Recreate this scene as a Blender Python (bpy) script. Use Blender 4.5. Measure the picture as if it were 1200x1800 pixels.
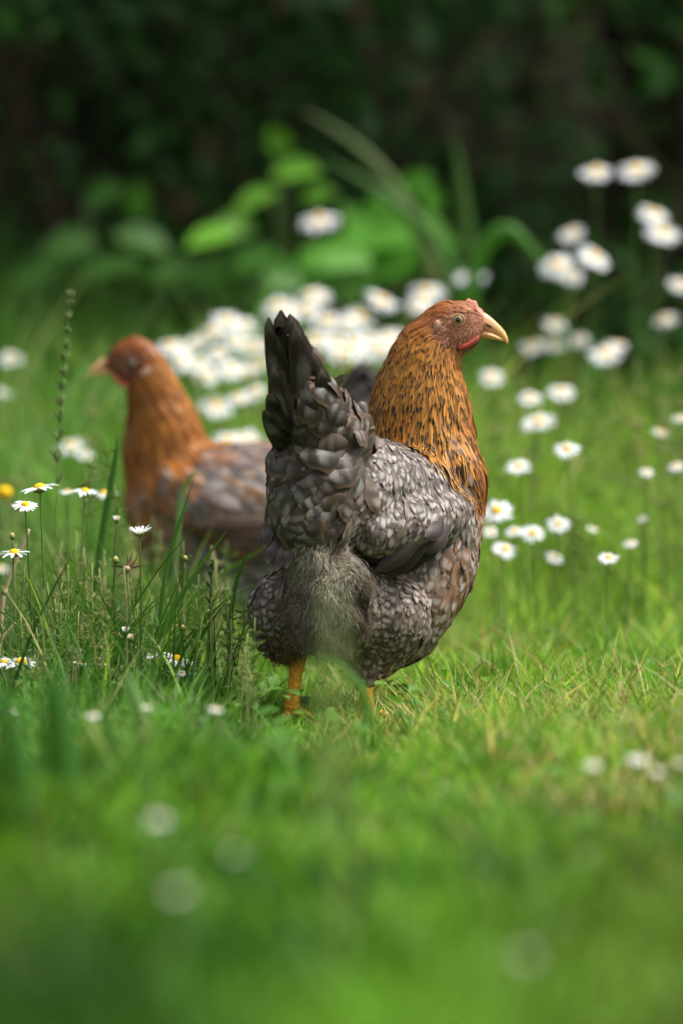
import bpy, math, random
import numpy as np
from mathutils import Vector, Matrix
from mathutils.bvhtree import BVHTree

R_ = np.random.default_rng(7)
random.seed(7)
for o in list(bpy.data.objects):
    bpy.data.objects.remove(o)
SC = bpy.context.scene
COL = SC.collection

# ------------------------------------------------------------------ camera, world, sun, exposure
FPX = 6750.0                      # focal length in photo pixels (135 mm lens, 36 mm tall frame, 1800 px)
CAMY, CAMZ = -3.75, 0.285
PITCH = math.atan(140.0 / FPX)
cam_d = bpy.data.cameras.new('camera')
cam = bpy.data.objects.new('camera', cam_d)
COL.objects.link(cam)
cam_d.lens = 135.0
cam_d.sensor_fit = 'VERTICAL'
cam_d.sensor_height = 36.0
cam_d.clip_start = 0.1
cam_d.clip_end = 500.0
cam.location = (0, CAMY, CAMZ)
cam.rotation_euler = (math.pi / 2 - PITCH, 0, 0)
cam_d.dof.use_dof = True
cam_d.dof.focus_distance = 3.72
cam_d.dof.aperture_fstop = 3.1
SC.camera = cam

SUN_EL, SUN_AZ = 58.0, 92.0       # azimuth clockwise from +Y: behind the scene, to the right
world = bpy.data.worlds.new('World')
SC.world = world
world.use_nodes = True
wn = world.node_tree
wn.nodes.clear()
wo = wn.nodes.new('ShaderNodeOutputWorld')
bg = wn.nodes.new('ShaderNodeBackground')
sky = wn.nodes.new('ShaderNodeTexSky')
sky.sky_type = 'NISHITA'
sky.sun_disc = False
sky.sun_elevation = math.radians(SUN_EL)
sky.sun_rotation = math.radians(SUN_AZ)
sky.air_density = 1.0
sky.dust_density = 4.0
sky.ozone_density = 0.6
bg.inputs['Strength'].default_value = 0.062
hs = wn.nodes.new('ShaderNodeHueSaturation')      # thin cloud: a paler, greyer sky
hs.inputs['Saturation'].default_value = .25
wn.links.new(sky.outputs[0], hs.inputs['Color'])
wn.links.new(hs.outputs[0], bg.inputs[0])
wn.links.new(bg.outputs[0], wo.inputs[0])

sun_d = bpy.data.lights.new('sun', 'SUN')
sun_d.energy = 1.5
sun_d.angle = math.radians(14)
sun_d.color = (1.0, 0.97, 0.92)
sun = bpy.data.objects.new('sun', sun_d)
COL.objects.link(sun)
_el, _az = math.radians(SUN_EL), math.radians(SUN_AZ)
_sd = Vector((math.sin(_az) * math.cos(_el), math.cos(_az) * math.cos(_el), math.sin(_el)))
sun.rotation_euler = (-_sd).to_track_quat('-Z', 'Y').to_euler()

SC.view_settings.view_transform = 'Standard'
SC.view_settings.look = 'None'
SC.view_settings.exposure = 1.8
SC.view_settings.gamma = 1.0
SC.render.engine = 'CYCLES'
SC.cycles.use_denoising = True
SC.cycles.max_bounces = 8
SC.cycles.diffuse_bounces = 3
SC.cycles.transmission_bounces = 4
SC.cycles.transparent_max_bounces = 4
SC.cycles.caustics_reflective = False
SC.cycles.caustics_refractive = False

_cp, _sp = math.cos(PITCH), math.sin(PITCH)


def W(px, py, Y):
    """point seen at photo pixel (px, py) in the vertical plane y = Y"""
    a, b, c = (px - 600.0), FPX, -(py - 900.0)
    dy = b * _cp + c * _sp
    dz = -b * _sp + c * _cp
    t = (Y - CAMY) / dy
    return np.array([a * t, Y, CAMZ + dz * t])


def PX(Y):
    return (Y - CAMY) / FPX


def ground_pt(px, Y):
    p = W(px, 900, Y)
    return np.array([p[0], Y, 0.0])


# ------------------------------------------------------------------ object helpers
def tag(o, label=None, cat=None, group=None, kind=None):
    if label: o['label'] = label
    if cat: o['category'] = cat
    if group: o['group'] = group
    if kind: o['kind'] = kind
    return o


def empty(name, loc, label=None, cat=None, group=None):
    o = bpy.data.objects.new(name, None)
    o.empty_display_size = 0.02
    o.location = tuple(loc)
    COL.objects.link(o)
    return tag(o, label, cat, group)


def link(name, me, parent=None, mat=None, origin=None):
    o = bpy.data.objects.new(name, me)
    COL.objects.link(o)
    if mat is not None:
        me.materials.clear()
        me.materials.append(mat)
    if parent is not None:
        o.parent = parent
        l = parent.matrix_basis.translation
        pp = parent.parent
        tot = Vector(l)
        while pp is not None:
            tot += pp.matrix_basis.translation
            pp = pp.parent
        o.location = -tot
    return o


def np_mesh(name, V, F, uv=None, tint=None, pat=None, smooth=True):
    V = np.asarray(V, dtype=np.float32).reshape(-1, 3)
    F = np.asarray(F, dtype=np.int32)
    me = bpy.data.meshes.new(name)
    me.vertices.add(len(V))
    me.vertices.foreach_set('co', V.ravel())
    n, k = F.shape
    me.loops.add(n * k)
    me.loops.foreach_set('vertex_index', F.ravel())
    me.polygons.add(n)
    me.polygons.foreach_set('loop_start', np.arange(0, n * k, k, dtype=np.int32))
    me.polygons.foreach_set('use_smooth', np.full(n, smooth, dtype=bool))
    me.update(calc_edges=True)
    if uv is not None:
        l = me.uv_layers.new(name='UVMap')
        l.data.foreach_set('uv', np.asarray(uv, dtype=np.float32)[F.ravel()].ravel())
    for nm, a in (('tint', tint), ('pat', pat)):
        if a is not None:
            at = me.color_attributes.new(nm, 'FLOAT_COLOR', 'POINT')
            a = np.asarray(a, dtype=np.float32)
            if a.shape[1] == 3:
                a = np.hstack([a, np.ones((len(a), 1), np.float32)])
            at.data.foreach_set('color', a.ravel())
    me.validate()
    return me


class Acc:
    """collects pieces of mesh (all quads) into one mesh"""
    def __init__(s):
        s.V, s.F, s.U, s.T, s.P, s.n = [], [], [], [], [], 0

    def add(s, V, F, U, T=None, P=None):
        V = V.reshape(-1, 3)
        s.V.append(V); s.F.append(F + s.n); s.U.append(U)
        s.T.append(T if T is not None else np.ones((len(V), 3)))
        s.P.append(P if P is not None else np.ones((len(V), 3)))
        s.n += len(V)

    def ribbons(s, C, S, Nn, hw, cols=3, cup=0.2, T=None, P=None, fray=0.):
        N, Rr, _ = C.shape
        if fray:
            w0 = hw.mean(1)[:, None]
            C = C + S * (w0 * R_.normal(0, fray, (N, Rr)) * np.linspace(0, 1, Rr)[None])[:, :, None]
            hw = hw * R_.normal(1, fray, (N, Rr)).clip(.6, 1.3)
        u = np.linspace(-1, 1, cols)
        V = (C[:, :, None, :] + S[:, :, None, :] * (u[None, None, :, None] * hw[:, :, None, None])
             - Nn[:, :, None, :] * ((u ** 2)[None, None, :, None] * hw[:, :, None, None] * cup))
        idx = np.arange(N * Rr * cols).reshape(N, Rr, cols)
        F = np.stack([idx[:, :-1, :-1], idx[:, :-1, 1:], idx[:, 1:, 1:], idx[:, 1:, :-1]], -1).reshape(-1, 4)
        U = np.zeros((N, Rr, cols, 2))
        U[..., 0] = (u * .5 + .5)[None, None, :]
        U[..., 1] = np.linspace(0, 1, Rr)[None, :, None]
        ex = lambda A: None if A is None else np.repeat(np.asarray(A), Rr * cols, axis=0)
        s.add(V, F, U.reshape(-1, 2), ex(T), ex(P))

    def tube(s, path, ra, rb=None, seg=8, T=None, P=None, up=(0, 0, 1), cap=True):
        """elliptical tube: ra across (horizontal), rb along 'up'"""
        path = np.asarray(path, float)
        ra = np.broadcast_to(np.asarray(ra, float), (len(path),))
        rb = ra if rb is None else np.broadcast_to(np.asarray(rb, float), (len(path),))
        tan = np.gradient(path, axis=0)
        tan /= np.linalg.norm(tan, axis=1)[:, None] + 1e-12
        upv = np.tile(np.asarray(up, float), (len(path), 1))
        par = np.abs((tan * upv).sum(1)) > .97
        upv[par] = (1, 0, 0) if abs(up[0]) < .9 else (0, 1, 0)
        side = np.cross(tan, upv); side /= np.linalg.norm(side, axis=1)[:, None] + 1e-12
        u2 = np.cross(side, tan)
        a = np.linspace(0, 2 * math.pi, seg + 1)
        V = path[:, None] + side[:, None] * (np.cos(a)[None, :, None] * ra[:, None, None]) + u2[:, None] * (np.sin(a)[None, :, None] * rb[:, None, None])
        if cap:
            V = np.concatenate([np.repeat(path[:1][:, None], seg + 1, 1), V, np.repeat(path[-1:][:, None], seg + 1, 1)], 0)
        n = V.shape[0]
        idx = np.arange(n * (seg + 1)).reshape(n, seg + 1)
        F = np.stack([idx[:-1, :-1], idx[:-1, 1:], idx[1:, 1:], idx[1:, :-1]], -1).reshape(-1, 4)
        U = np.stack(np.broadcast_arrays((a / (2 * math.pi))[None, :], np.linspace(0, 1, n)[:, None]), -1).reshape(-1, 2)
        m = n * (seg + 1)
        s.add(V, F, U, None if T is None else np.tile(T, (m, 1)), None if P is None else np.tile(P, (m, 1)))

    def ball(s, c, r, seg=12, rings=8, T=None, P=None, axes=None):
        r = np.broadcast_to(np.asarray(r, float), (3,))
        th = np.linspace(0, math.pi, rings + 1)
        ph = np.linspace(0, 2 * math.pi, seg + 1)
        X = np.sin(th)[:, None] * np.cos(ph)[None]; Yv = np.sin(th)[:, None] * np.sin(ph)[None]; Z = np.cos(th)[:, None] * np.ones_like(ph)[None]
        V = np.stack([X * r[0], Yv * r[1], Z * r[2]], -1)
        if axes is not None:
            V = V @ np.asarray(axes)
        V = V + np.asarray(c)
        idx = np.arange(V.shape[0] * V.shape[1]).reshape(V.shape[:2])
        F = np.stack([idx[:-1, :-1], idx[1:, :-1], idx[1:, 1:], idx[:-1, 1:]], -1).reshape(-1, 4)
        U = np.stack(np.broadcast_arrays(ph[None] / 6.2832, th[:, None] / math.pi), -1).reshape(-1, 2)
        m = idx.size
        s.add(V, F, U, None if T is None else np.tile(T, (m, 1)), None if P is None else np.tile(P, (m, 1)))

    def mesh(s, name):
        return np_mesh(name, np.concatenate(s.V), np.concatenate(s.F), np.concatenate(s.U), np.concatenate(s.T), np.concatenate(s.P))


def unit(a):
    a = np.asarray(a, float)
    return a / (np.linalg.norm(a, axis=-1, keepdims=True) + 1e-12)


# ------------------------------------------------------------------ material helpers
class NT:
    def __init__(s, name):
        s.mat = bpy.data.materials.new(name)
        s.mat.use_nodes = True
        s.t = s.mat.node_tree
        s.t.nodes.clear()
        s.out = s.n('ShaderNodeOutputMaterial')

    def n(s, t, **k):
        nd = s.t.nodes.new(t)
        for a, v in k.items():
            setattr(nd, a, v)
        return nd

    def l(s, a, b):
        s.t.links.new(a, b)

    def val(s, sock, v):
        if isinstance(v, bpy.types.NodeSocket):
            s.l(v, sock)
        else:
            sock.default_value = v

    def m(s, op, a, b=0.0, c=0.0, clamp=False):
        nd = s.n('ShaderNodeMath', operation=op, use_clamp=clamp)
        for i, v in enumerate((a, b, c)):
            s.val(nd.inputs[i], v)
        return nd.outputs[0]

    def ss(s, x, lo, hi):
        nd = s.n('ShaderNodeMapRange', interpolation_type='SMOOTHSTEP')
        s.val(nd.inputs['Value'], x)
        s.val(nd.inputs['From Min'], lo); s.val(nd.inputs['From Max'], hi)
        return nd.outputs['Result']

    def mix(s, f, a, b, mode='MIX'):
        nd = s.n('ShaderNodeMix', data_type='RGBA', blend_type=mode)
        s.val(nd.inputs[0], f)
        for i, v in ((6, a), (7, b)):
            if not isinstance(v, bpy.types.NodeSocket):
                v = tuple(v) + (1.0,) if len(v) == 3 else v
            s.val(nd.inputs[i], v)
        return nd.outputs[2]

    def attr(s, nm):
        return s.n('ShaderNodeAttribute', attribute_name=nm)

    def noise(s, scale, detail=3, vec=None, rough=.5):
        nd = s.n('ShaderNodeTexNoise')
        nd.inputs['Scale'].default_value = scale
        nd.inputs['Detail'].default_value = detail
        nd.inputs['Roughness'].default_value = rough
        if vec is None:
            vec = s.n('ShaderNodeTexCoord').outputs['Object']
        s.l(vec, nd.inputs['Vector'])
        return nd

    def bsdf(s, color, rough=.6, spec=.3, transl=0.0, tcol=None, bump=None, sub=0.0, sheen=0.0):
        p = s.n('ShaderNodeBsdfPrincipled')
        s.val(p.inputs['Base Color'], color if isinstance(color, bpy.types.NodeSocket) else tuple(color) + (1.0,))
        s.val(p.inputs['Roughness'], rough)
        s.val(p.inputs['Specular IOR Level'], spec)
        if sub:
            p.inputs['Subsurface Weight'].default_value = sub
            p.inputs['Subsurface Radius'].default_value = (1, .4, .2)
            p.inputs['Subsurface Scale'].default_value = .004
        if sheen:
            p.inputs['Sheen Weight'].default_value = sheen
            p.inputs['Sheen Roughness'].default_value = .4
        if bump is not None:
            b = s.n('ShaderNodeBump')
            b.inputs['Strength'].default_value = bump[1]
            b.inputs['Distance'].default_value = bump[2]
            s.l(bump[0], b.inputs['Height'])
            s.l(b.outputs[0], p.inputs['Normal'])
        res = p.outputs[0]
        if transl:
            tr = s.n('ShaderNodeBsdfTranslucent')
            c = tcol if tcol is not None else color
            s.val(tr.inputs['Color'], c if isinstance(c, bpy.types.NodeSocket) else tuple(c) + (1.0,))
            mx = s.n('ShaderNodeMixShader')
            mx.inputs[0].default_value = transl
            s.l(res, mx.inputs[1]); s.l(tr.outputs[0], mx.inputs[2])
            res = mx.outputs[0]
        s.l(res, s.out.inputs[0])
        return s.mat


def mat_plain(name, col, rough=.5, spec=.3, nscale=60., namp=.25, transl=0., bump=0., sub=0.):
    t = NT(name)
    nz = t.noise(nscale, 4)
    c = t.mix(nz.outputs['Fac'], tuple(x * (1 - namp) for x in col), tuple(min(1, x * (1 + namp)) for x in col))
    return t.bsdf(c, rough, spec, transl, bump=(nz.outputs['Fac'], bump, .002) if bump else None, sub=sub)


def mat_leaf(name, transl=.4, rough=.5, spec=.18, tk=(1.25, 1.3, .6), vein=.0):
    """colour from 'tint', slight lengthwise change and blotches"""
    t = NT(name)
    a = t.attr('tint')
    uv = t.n('ShaderNodeUVMap')
    sp = t.n('ShaderNodeSeparateXYZ'); t.l(uv.outputs[0], sp.inputs[0])
    nz = t.noise(45, 3)
    base = t.mix(t.m('MULTIPLY', t.ss(nz.outputs['Fac'], .35, .7), .15), a.outputs['Color'], (.12, .22, .03), 'MIX')
    mid = t.m('ABSOLUTE', t.m('SUBTRACT', sp.outputs[0], .5))
    base = t.mix(t.m('MULTIPLY', t.m('SUBTRACT', 1.0, t.ss(mid, .0, .12)), .10 + vein), base, (.26, .42, .07))
    tc = t.mix(1.0, base, tk, 'MULTIPLY')
    return t.bsdf(base, rough, spec, transl, tcol=tc)


M = {}
M['grass'] = mat_leaf('grass_blades', .45)
M['leaf'] = mat_leaf('broad_leaf', .4, vein=.1)
M['hedge_leaf'] = mat_leaf('hedge_leaf', .12, .55, .2, tk=(1, 1, .6))
M['stem'] = mat_plain('flower_stem', (.10, .17, .035), .5, transl=.15)
M['petal'] = mat_plain('white_petal', (.90, .92, .95), .5, .3, 200, .03, transl=.35)
M['disc'] = mat_plain('yellow_disc', (.92, .50, .010), .7, .15, 900, .25, bump=.5)
M['bract'] = mat_plain('green_bract', (.16, .2, .05), .6, .2, 500, .4)
M['straw'] = mat_plain('dry_straw', (.5, .36, .22), .6, .2, 150, .25)
M['bark'] = mat_plain('dark_bark', (.06, .045, .03), .9, .1, 30, .4, bump=.6)


def mat_feather(name, sheen=.25):
    """body feather: tint = ground colour; pat R = pale patch strength, G = number of bars/10, B = rusty rim strength"""
    t = NT(name)
    a = t.attr('tint'); p = t.attr('pat')
    ps = t.n('ShaderNodeSeparateColor'); t.l(p.outputs['Color'], ps.inputs[0])
    uv = t.n('ShaderNodeUVMap')
    sp = t.n('ShaderNodeSeparateXYZ'); t.l(uv.outputs[0], sp.inputs[0])
    u = t.m('MULTIPLY', t.m('ABSOLUTE', t.m('SUBTRACT', sp.outputs[0], .5)), 2.0)
    v = sp.outputs[1]
    nz = t.noise(260, 3)
    nf = nz.outputs['Fac']
    nz2 = t.noise(70, 2)
    # wavy bars
    ph = t.m('ADD', t.m('MULTIPLY', t.m('ADD', v, t.m('MULTIPLY', t.m('POWER', u, 2.0), .10)), t.m('MULTIPLY', ps.outputs[1], 62.83)),
             t.m('MULTIPLY', nf, 2.6))
    bar = t.ss(t.m('SINE', ph), -1.0, .8)
    # pale patch beside the shaft, towards the tip
    patch = t.m('MULTIPLY', t.m('SUBTRACT', 1.0, t.ss(u, .35, .85)), t.ss(v, .30, .62))
    patch = t.m('MULTIPLY', patch, t.ss(nz2.outputs['Fac'], .15, .55))
    pale = t.m('MULTIPLY', t.m('MULTIPLY', patch, bar), ps.outputs[0], clamp=True)
    base = t.mix(t.m('MULTIPLY', t.m('SUBTRACT', 1.0, bar), t.m('MULTIPLY', ps.outputs[0], .7), clamp=True), a.outputs['Color'], (.035, .027, .021))
    base = t.mix(pale, base, (.43, .395, .36))
    rim = t.m('MAXIMUM', t.ss(u, .68, .98), t.ss(v, .86, .97))
    rim = t.m('MULTIPLY', rim, ps.outputs[2], clamp=True)
    base = t.mix(rim, base, t.mix(nf, (.20, .11, .055), (.30, .2, .13)))
    # barbs and shaft
    barb = t.m('SINE', t.m('ADD', t.m('MULTIPLY', t.m('SUBTRACT', v, t.m('MULTIPLY', u, .45)), 90.0), t.m('MULTIPLY', nf, 9.0)))
    barb = t.m('MULTIPLY_ADD', barb, .13, .96)
    cmb = t.n('ShaderNodeCombineColor')
    for i in range(3): t.l(barb, cmb.inputs[i])
    base = t.mix(1.0, base, cmb.outputs[0], 'MULTIPLY')
    shaft = t.m('MULTIPLY', t.m('SUBTRACT', 1.0, t.ss(u, .0, .07)), .12)
    base = t.mix(shaft, base, (.32, .27, .22))
    return t.bsdf(base, .5, .25, .08, sheen=.0, bump=(barb, .25, .0006))


def mat_hackle(name):
    t = NT(name)
    a = t.attr('tint'); p = t.attr('pat')
    ps = t.n('ShaderNodeSeparateColor'); t.l(p.outputs['Color'], ps.inputs[0])
    uv = t.n('ShaderNodeUVMap')
    sp = t.n('ShaderNodeSeparateXYZ'); t.l(uv.outputs[0], sp.inputs[0])
    u = t.m('MULTIPLY', t.m('ABSOLUTE', t.m('SUBTRACT', sp.outputs[0], .5)), 2.0)
    v = sp.outputs[1]
    nz = t.noise(220, 3)
    lo = t.m('SUBTRACT', .84, t.m('MULTIPLY', ps.outputs[1], .42))
    spot = t.m('MULTIPLY', t.ss(v, lo, t.m('ADD', lo, .10)), t.m('SUBTRACT', 1.0, t.ss(v, .84, .93)))
    spot = t.m('MULTIPLY', spot, t.m('SUBTRACT', 1.0, t.ss(u, .58, .88)))
    spot = t.m('MULTIPLY', spot, ps.outputs[0], clamp=True)
    edge = t.ss(u, .30, .85)
    base = t.mix(t.m('MULTIPLY', t.m('SUBTRACT', 1.0, t.ss(u, .1, .5)), .45), a.outputs['Color'], (.17, .06, .018))
    base = t.mix(t.m('MULTIPLY', edge, t.m('SUBTRACT', .8, ps.outputs[2])), base, (.84, .42, .07))
    base = t.mix(t.m('MULTIPLY', nz.outputs['Fac'], .4), base, (.22, .07, .015))
    base = t.mix(spot, base, (.016, .013, .013))
    base = t.mix(t.m('MULTIPLY', t.m('SUBTRACT', 1.0, t.ss(u, .0, .09)), .3), base, (.5, .32, .15))
    return t.bsdf(base, .45, .25, .15)


M['feather'] = mat_feather('grey_feather')
M['hackle'] = mat_hackle('gold_hackle')
_t = NT('fine_down'); _a = _t.attr('tint'); M['down'] = _t.bsdf(_a.outputs['Color'], .7, .15, .3)
_t = NT('bird_skin'); _n = _t.noise(350, 4)
M['skin'] = _t.bsdf(_t.mix(_n.outputs['Fac'], (.05, .04, .035), (.11, .085, .07)), .8, .1)
_t = NT('face_skin'); _n = _t.noise(600, 4); _n2 = _t.noise(90, 3)
M['face'] = _t.bsdf(_t.mix(_t.ss(_n2.outputs['Fac'], .35, .65), _t.mix(_n.outputs['Fac'], (.27, .095, .05), (.36, .155, .085)), (.38, .18, .11)), .6, .3,
                    bump=(_n.outputs['Fac'], .6, .001), sub=.1)
_t = NT('beak_horn'); _n = _t.noise(120, 4)
_uv = _t.n('ShaderNodeUVMap'); _s = _t.n('ShaderNodeSeparateXYZ'); _t.l(_uv.outputs[0], _s.inputs[0])
M['beak'] = _t.bsdf(_t.mix(_t.ss(_s.outputs[1], .25, .62), _t.mix(_n.outputs['Fac'], (.68, .31, .15), (.78, .44, .22)), _t.mix(_n.outputs['Fac'], (.72, .40, .12), (.86, .58, .24))), .32, .5, sub=.1)
M['comb'] = mat_plain('pink_comb', (.66, .22, .16), .5, .3, 500, .3, bump=.5, sub=.2)
M['wattle'] = mat_plain('red_wattle', (.50, .085, .06), .55, .35, 500, .3, bump=.4, sub=.2)
M['nostril'] = mat_plain('dark_nostril', (.02, .01, .008), .7)
M['eyelid'] = mat_plain('pale_eyelid', (.50, .30, .13), .5, .3, 500, .15)
M['iris'] = mat_plain('grey_iris', (.30, .22, .10), .15, .6, 700, .4)
M['pupil'] = mat_plain('black_pupil', (.004, .004, .005), .04, .8)
M['lobe'] = mat_plain('pale_lobe', (.55, .33, .24), .7, .2, 400, .25, bump=.5)
_t = NT('leg_scales'); _vo = _t.n('ShaderNodeTexVoronoi'); _vo.inputs['Scale'].default_value = 260
_tc = _t.n('ShaderNodeTexCoord'); _t.l(_tc.outputs['Object'], _vo.inputs['Vector'])
M['leg'] = _t.bsdf(_t.mix(_t.ss(_vo.outputs['Distance'], .1, .7), (.95, .50, .05), (.74, .34, .03)), .45, .4, bump=(_vo.outputs['Distance'], .8, .0015))


# ------------------------------------------------------------------ the hens
def in_poly(P, poly):
    cx = 600 + P[:, 0] / (P[:, 1] - CAMY) * FPX
    cy = 760 - (P[:, 2] - CAMZ) / (P[:, 1] - CAMY) * FPX
    ins = np.zeros(len(P), bool)
    for i in range(len(poly)):
        (xa, ya), (xb, yb) = poly[i], poly[(i + 1) % len(poly)]
        ins ^= ((ya > cy) != (yb > cy)) & (cx < (xb - xa) * (cy - ya) / (yb - ya + 1e-9) + xa)
    return ins


def build_hen(spec):
    """spec: blobs [(px,py,Y,rx,ry,rz,region)], chains, flow controls ... all in photo pixels + depth"""
    q = spec['q']                                    # density of feathers
    blobs = []
    for ch in spec['chains']:
        pts, reg = [tuple(c) + (1.0,) * (5 - len(c)) for c in ch[:-1]], ch[-1]
        for i in range(len(pts) - 1):
            a, b = pts[i], pts[i + 1]
            n = max(2, int(math.dist(a[:2], b[:2]) / 10))
            for k in range(n + (1 if i == len(pts) - 2 else 0)):
                f = k / n
                v = [a[j] + (b[j] - a[j]) * f for j in range(len(a))]
                px, py, Y, r = v[:4]
                dep = v[4] if len(v) > 4 else 1.0
                blobs.append((px, py, Y, r, r * dep, r, reg))
    blobs += spec['blobs']
    bc, br, breg = [], [], []
    acc_v, acc_f, off = [], [], 0
    sph = Acc(); sph.ball((0, 0, 0), 1.0, 24, 16)
    import bmesh
    bm = bmesh.new()
    for (px, py, Y, rx, ry, rz, reg) in blobs:
        c = W(px, py, Y); s = PX(Y)
        bc.append(c); br.append((rx * s, ry * s, rz * s)); breg.append(reg)
        mt = Matrix.Translation(Vector(c)) @ Matrix.Diagonal((rx * s, ry * s, rz * s, 1))
        bmesh.ops.create_icosphere(bm, subdivisions=3, radius=1.0, matrix=mt)
    me = bpy.data.meshes.new('hen_body'); bm.to_mesh(me); bm.free()
    tmp = bpy.data.objects.new('tmp', me); COL.objects.link(tmp)
    rm = tmp.modifiers.new('r', 'REMESH'); rm.mode = 'VOXEL'; rm.voxel_size = spec.get('voxel', .0035)
    sm = tmp.modifiers.new('s', 'SMOOTH'); sm.factor = .5; sm.iterations = spec.get('smooth', 7)
    dg = bpy.context.evaluated_depsgraph_get(); dg.update()
    body = bpy.data.meshes.new_from_object(tmp.evaluated_get(dg))
    bpy.data.objects.remove(tmp)
    body.name = 'hen_body'
    for p in body.polygons: p.use_smooth = True
    body.calc_loop_triangles()
    nv = len(body.vertices)
    V = np.zeros(nv * 3); body.vertices.foreach_get('co', V); V = V.reshape(-1, 3)
    VN = np.zeros(nv * 3); body.vertices.foreach_get('normal', VN); VN = VN.reshape(-1, 3)
    nt = len(body.loop_triangles)
    T = np.zeros(nt * 3, dtype=np.int32); body.loop_triangles.foreach_get('vertices', T); T = T.reshape(-1, 3)
    bvh = BVHTree.FromPolygons([Vector(v) for v in V], T.tolist())
    bc, br = np.array(bc), np.array(br)
    regs = sorted(set(breg)); breg_i = np.array([regs.index(r) for r in breg])

    root = empty('hen', spec['base'], spec['label'], 'hen', spec['group'])
    body_o = link('body', body, root, M['skin'])
    body.materials.append(M['face'])
    pc = np.zeros(len(body.polygons) * 3); body.polygons.foreach_get('center', pc)
    mi = in_poly(pc.reshape(-1, 3), spec['patch'][0][0]).astype(np.int32)
    body.polygons.foreach_set('material_index', mi)

    def region_of(P, jitter=.05):
        out = np.zeros(len(P), int)
        for i0 in range(0, len(P), 4000):
            D = (P[i0:i0 + 4000, None] - bc[None]) / br[None]
            d = np.linalg.norm(D, axis=2) - 1
            d = d * br.mean(1)[None] / .05
            d = d + R_.normal(0, jitter, (d.shape[0], len(regs)))[:, breg_i]
            out[i0:i0 + 4000] = breg_i[d.argmin(1)]
        names = np.array([regs[i] for i in out])
        for (poly, nm) in spec.get('patch', []):
            names[in_poly(P, poly)] = nm
        return names

    fc = np.array([W(f[0], f[1], f[2]) for f in spec['flow']])
    fd = unit(np.array([(f[3], f[4], f[5]) for f in spec['flow']]))

    def flow(P, Nn):
        D = np.linalg.norm(P[:, None] - fc[None], axis=2)
        w = 1 / (D ** 3 + 1e-6)
        d = (w[:, :, None] * fd[None]).sum(1)
        d = d - Nn * (d * Nn).sum(1)[:, None]
        return unit(d)

    area = np.linalg.norm(np.cross(V[T[:, 1]] - V[T[:, 0]], V[T[:, 2]] - V[T[:, 0]]), axis=1) / 2
    cum = np.cumsum(area); tot = cum[-1]

    def sample(n):
        i = np.searchsorted(cum, R_.random(n) * tot)
        i = np.minimum(i, nt - 1)
        a, b = R_.random(n), R_.random(n)
        f = a + b > 1; a[f], b[f] = 1 - a[f], 1 - b[f]
        P = V[T[i, 0]] * (1 - a - b)[:, None] + V[T[i, 1]] * a[:, None] + V[T[i, 2]] * b[:, None]
        Nn = unit(VN[T[i, 0]] * (1 - a - b)[:, None] + VN[T[i, 1]] * a[:, None] + VN[T[i, 2]] * b[:, None])
        return P, Nn

    def thin(P, rad):
        cell = rad.max()
        grid, keep = {}, []
        K = np.floor(P / cell).astype(int)
        for i in range(len(P)):
            kx, ky, kz = K[i]; ok = True; p = P[i]; r2 = rad[i] ** 2
            for dx in (-1, 0, 1):
                for dy in (-1, 0, 1):
                    for dz in (-1, 0, 1):
                        for j in grid.get((kx + dx, ky + dy, kz + dz), ()):
                            e = P[j] - p
                            if e[0] * e[0] + e[1] * e[1] + e[2] * e[2] < r2:
                                ok = False; break
                        if not ok: break
                    if not ok: break
                if not ok: break
            if ok:
                grid.setdefault((kx, ky, kz), []).append(i); keep.append(i)
        return np.array(keep)

    RG = spec['regions']
    P, Nn = sample(int(60000 * q))
    reg = region_of(P)
    rad = np.array([RG[r]['gap'] for r in reg]) / math.sqrt(q)
    parts = {}
    # thin per region so that gaps differ
    for rname in regs:
        if 'L' not in RG[rname]:
            continue
        sel = np.where(reg == rname)[0]
        if len(sel) < 3: continue
        g = RG[rname]
        if g['gap'] / math.sqrt(q) < .0028:          # dense: more samples
            pass
        keep = thin(P[sel], rad[sel])
        sel = sel[keep]
        parts[rname] = sel
    groups = {}
    for rname, sel in parts.items():
        g = RG[rname]
        n = len(sel)
        p, nn = P[sel], Nn[sel]
        d = flow(p, nn)
        side = np.cross(d, nn)
        ang = R_.normal(0, g.get('twist', .12), n)
        d = unit(d * np.cos(ang)[:, None] + side * np.sin(ang)[:, None])
        s = R_.normal(1, .14, n).clip(.65, 1.4)
        L = g['L'] * s * (g['Lf'](p) if 'Lf' in g else 1.0)
        w = g['w'] * R_.normal(1, .12, n).clip(.7, 1.3) * (g['wf'](p) if 'wf' in g else 1.0)
        rows = g.get('rows', 6)
        t = np.linspace(0, 1, rows)
        lift = g.get('lift', .12) * R_.normal(1, .35, n).clip(.3, 2.2)
        C = np.zeros((n, rows, 3)); NN = np.zeros((n, rows, 3))
        h0 = g.get('h0', .0005)
        for i in range(n):
            pi, di = p[i], d[i]
            cur = pi.copy(); step = L[i] / (rows - 1); ni = nn[i]
            for j in range(rows):
                if j:
                    cur = cur + di * step
                    loc, no, _, _ = bvh.find_nearest(Vector(cur))
                    if g.get('conform', True) and loc is not None:
                        loc = np.array(loc); no = np.array(no)
                        cur = loc
                        ni = unit(ni * .6 + no * .4)
                        di = unit(di - ni * (di @ ni))
                C[i, j] = cur + ni * (h0 + lift[i] * L[i] * t[j] - g.get('curl', .05) * L[i] * t[j] ** 2)
                NN[i, j] = ni
        tan = unit(np.gradient(C, axis=1))
        S = unit(np.cross(tan, NN))
        roll = R_.normal(0, g.get('roll', .15), n)[:, None, None]
        NR = unit(np.cross(S, tan))
        S2 = S * np.cos(roll) + NR * np.sin(roll)
        N2 = unit(np.cross(S2, tan))
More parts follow.
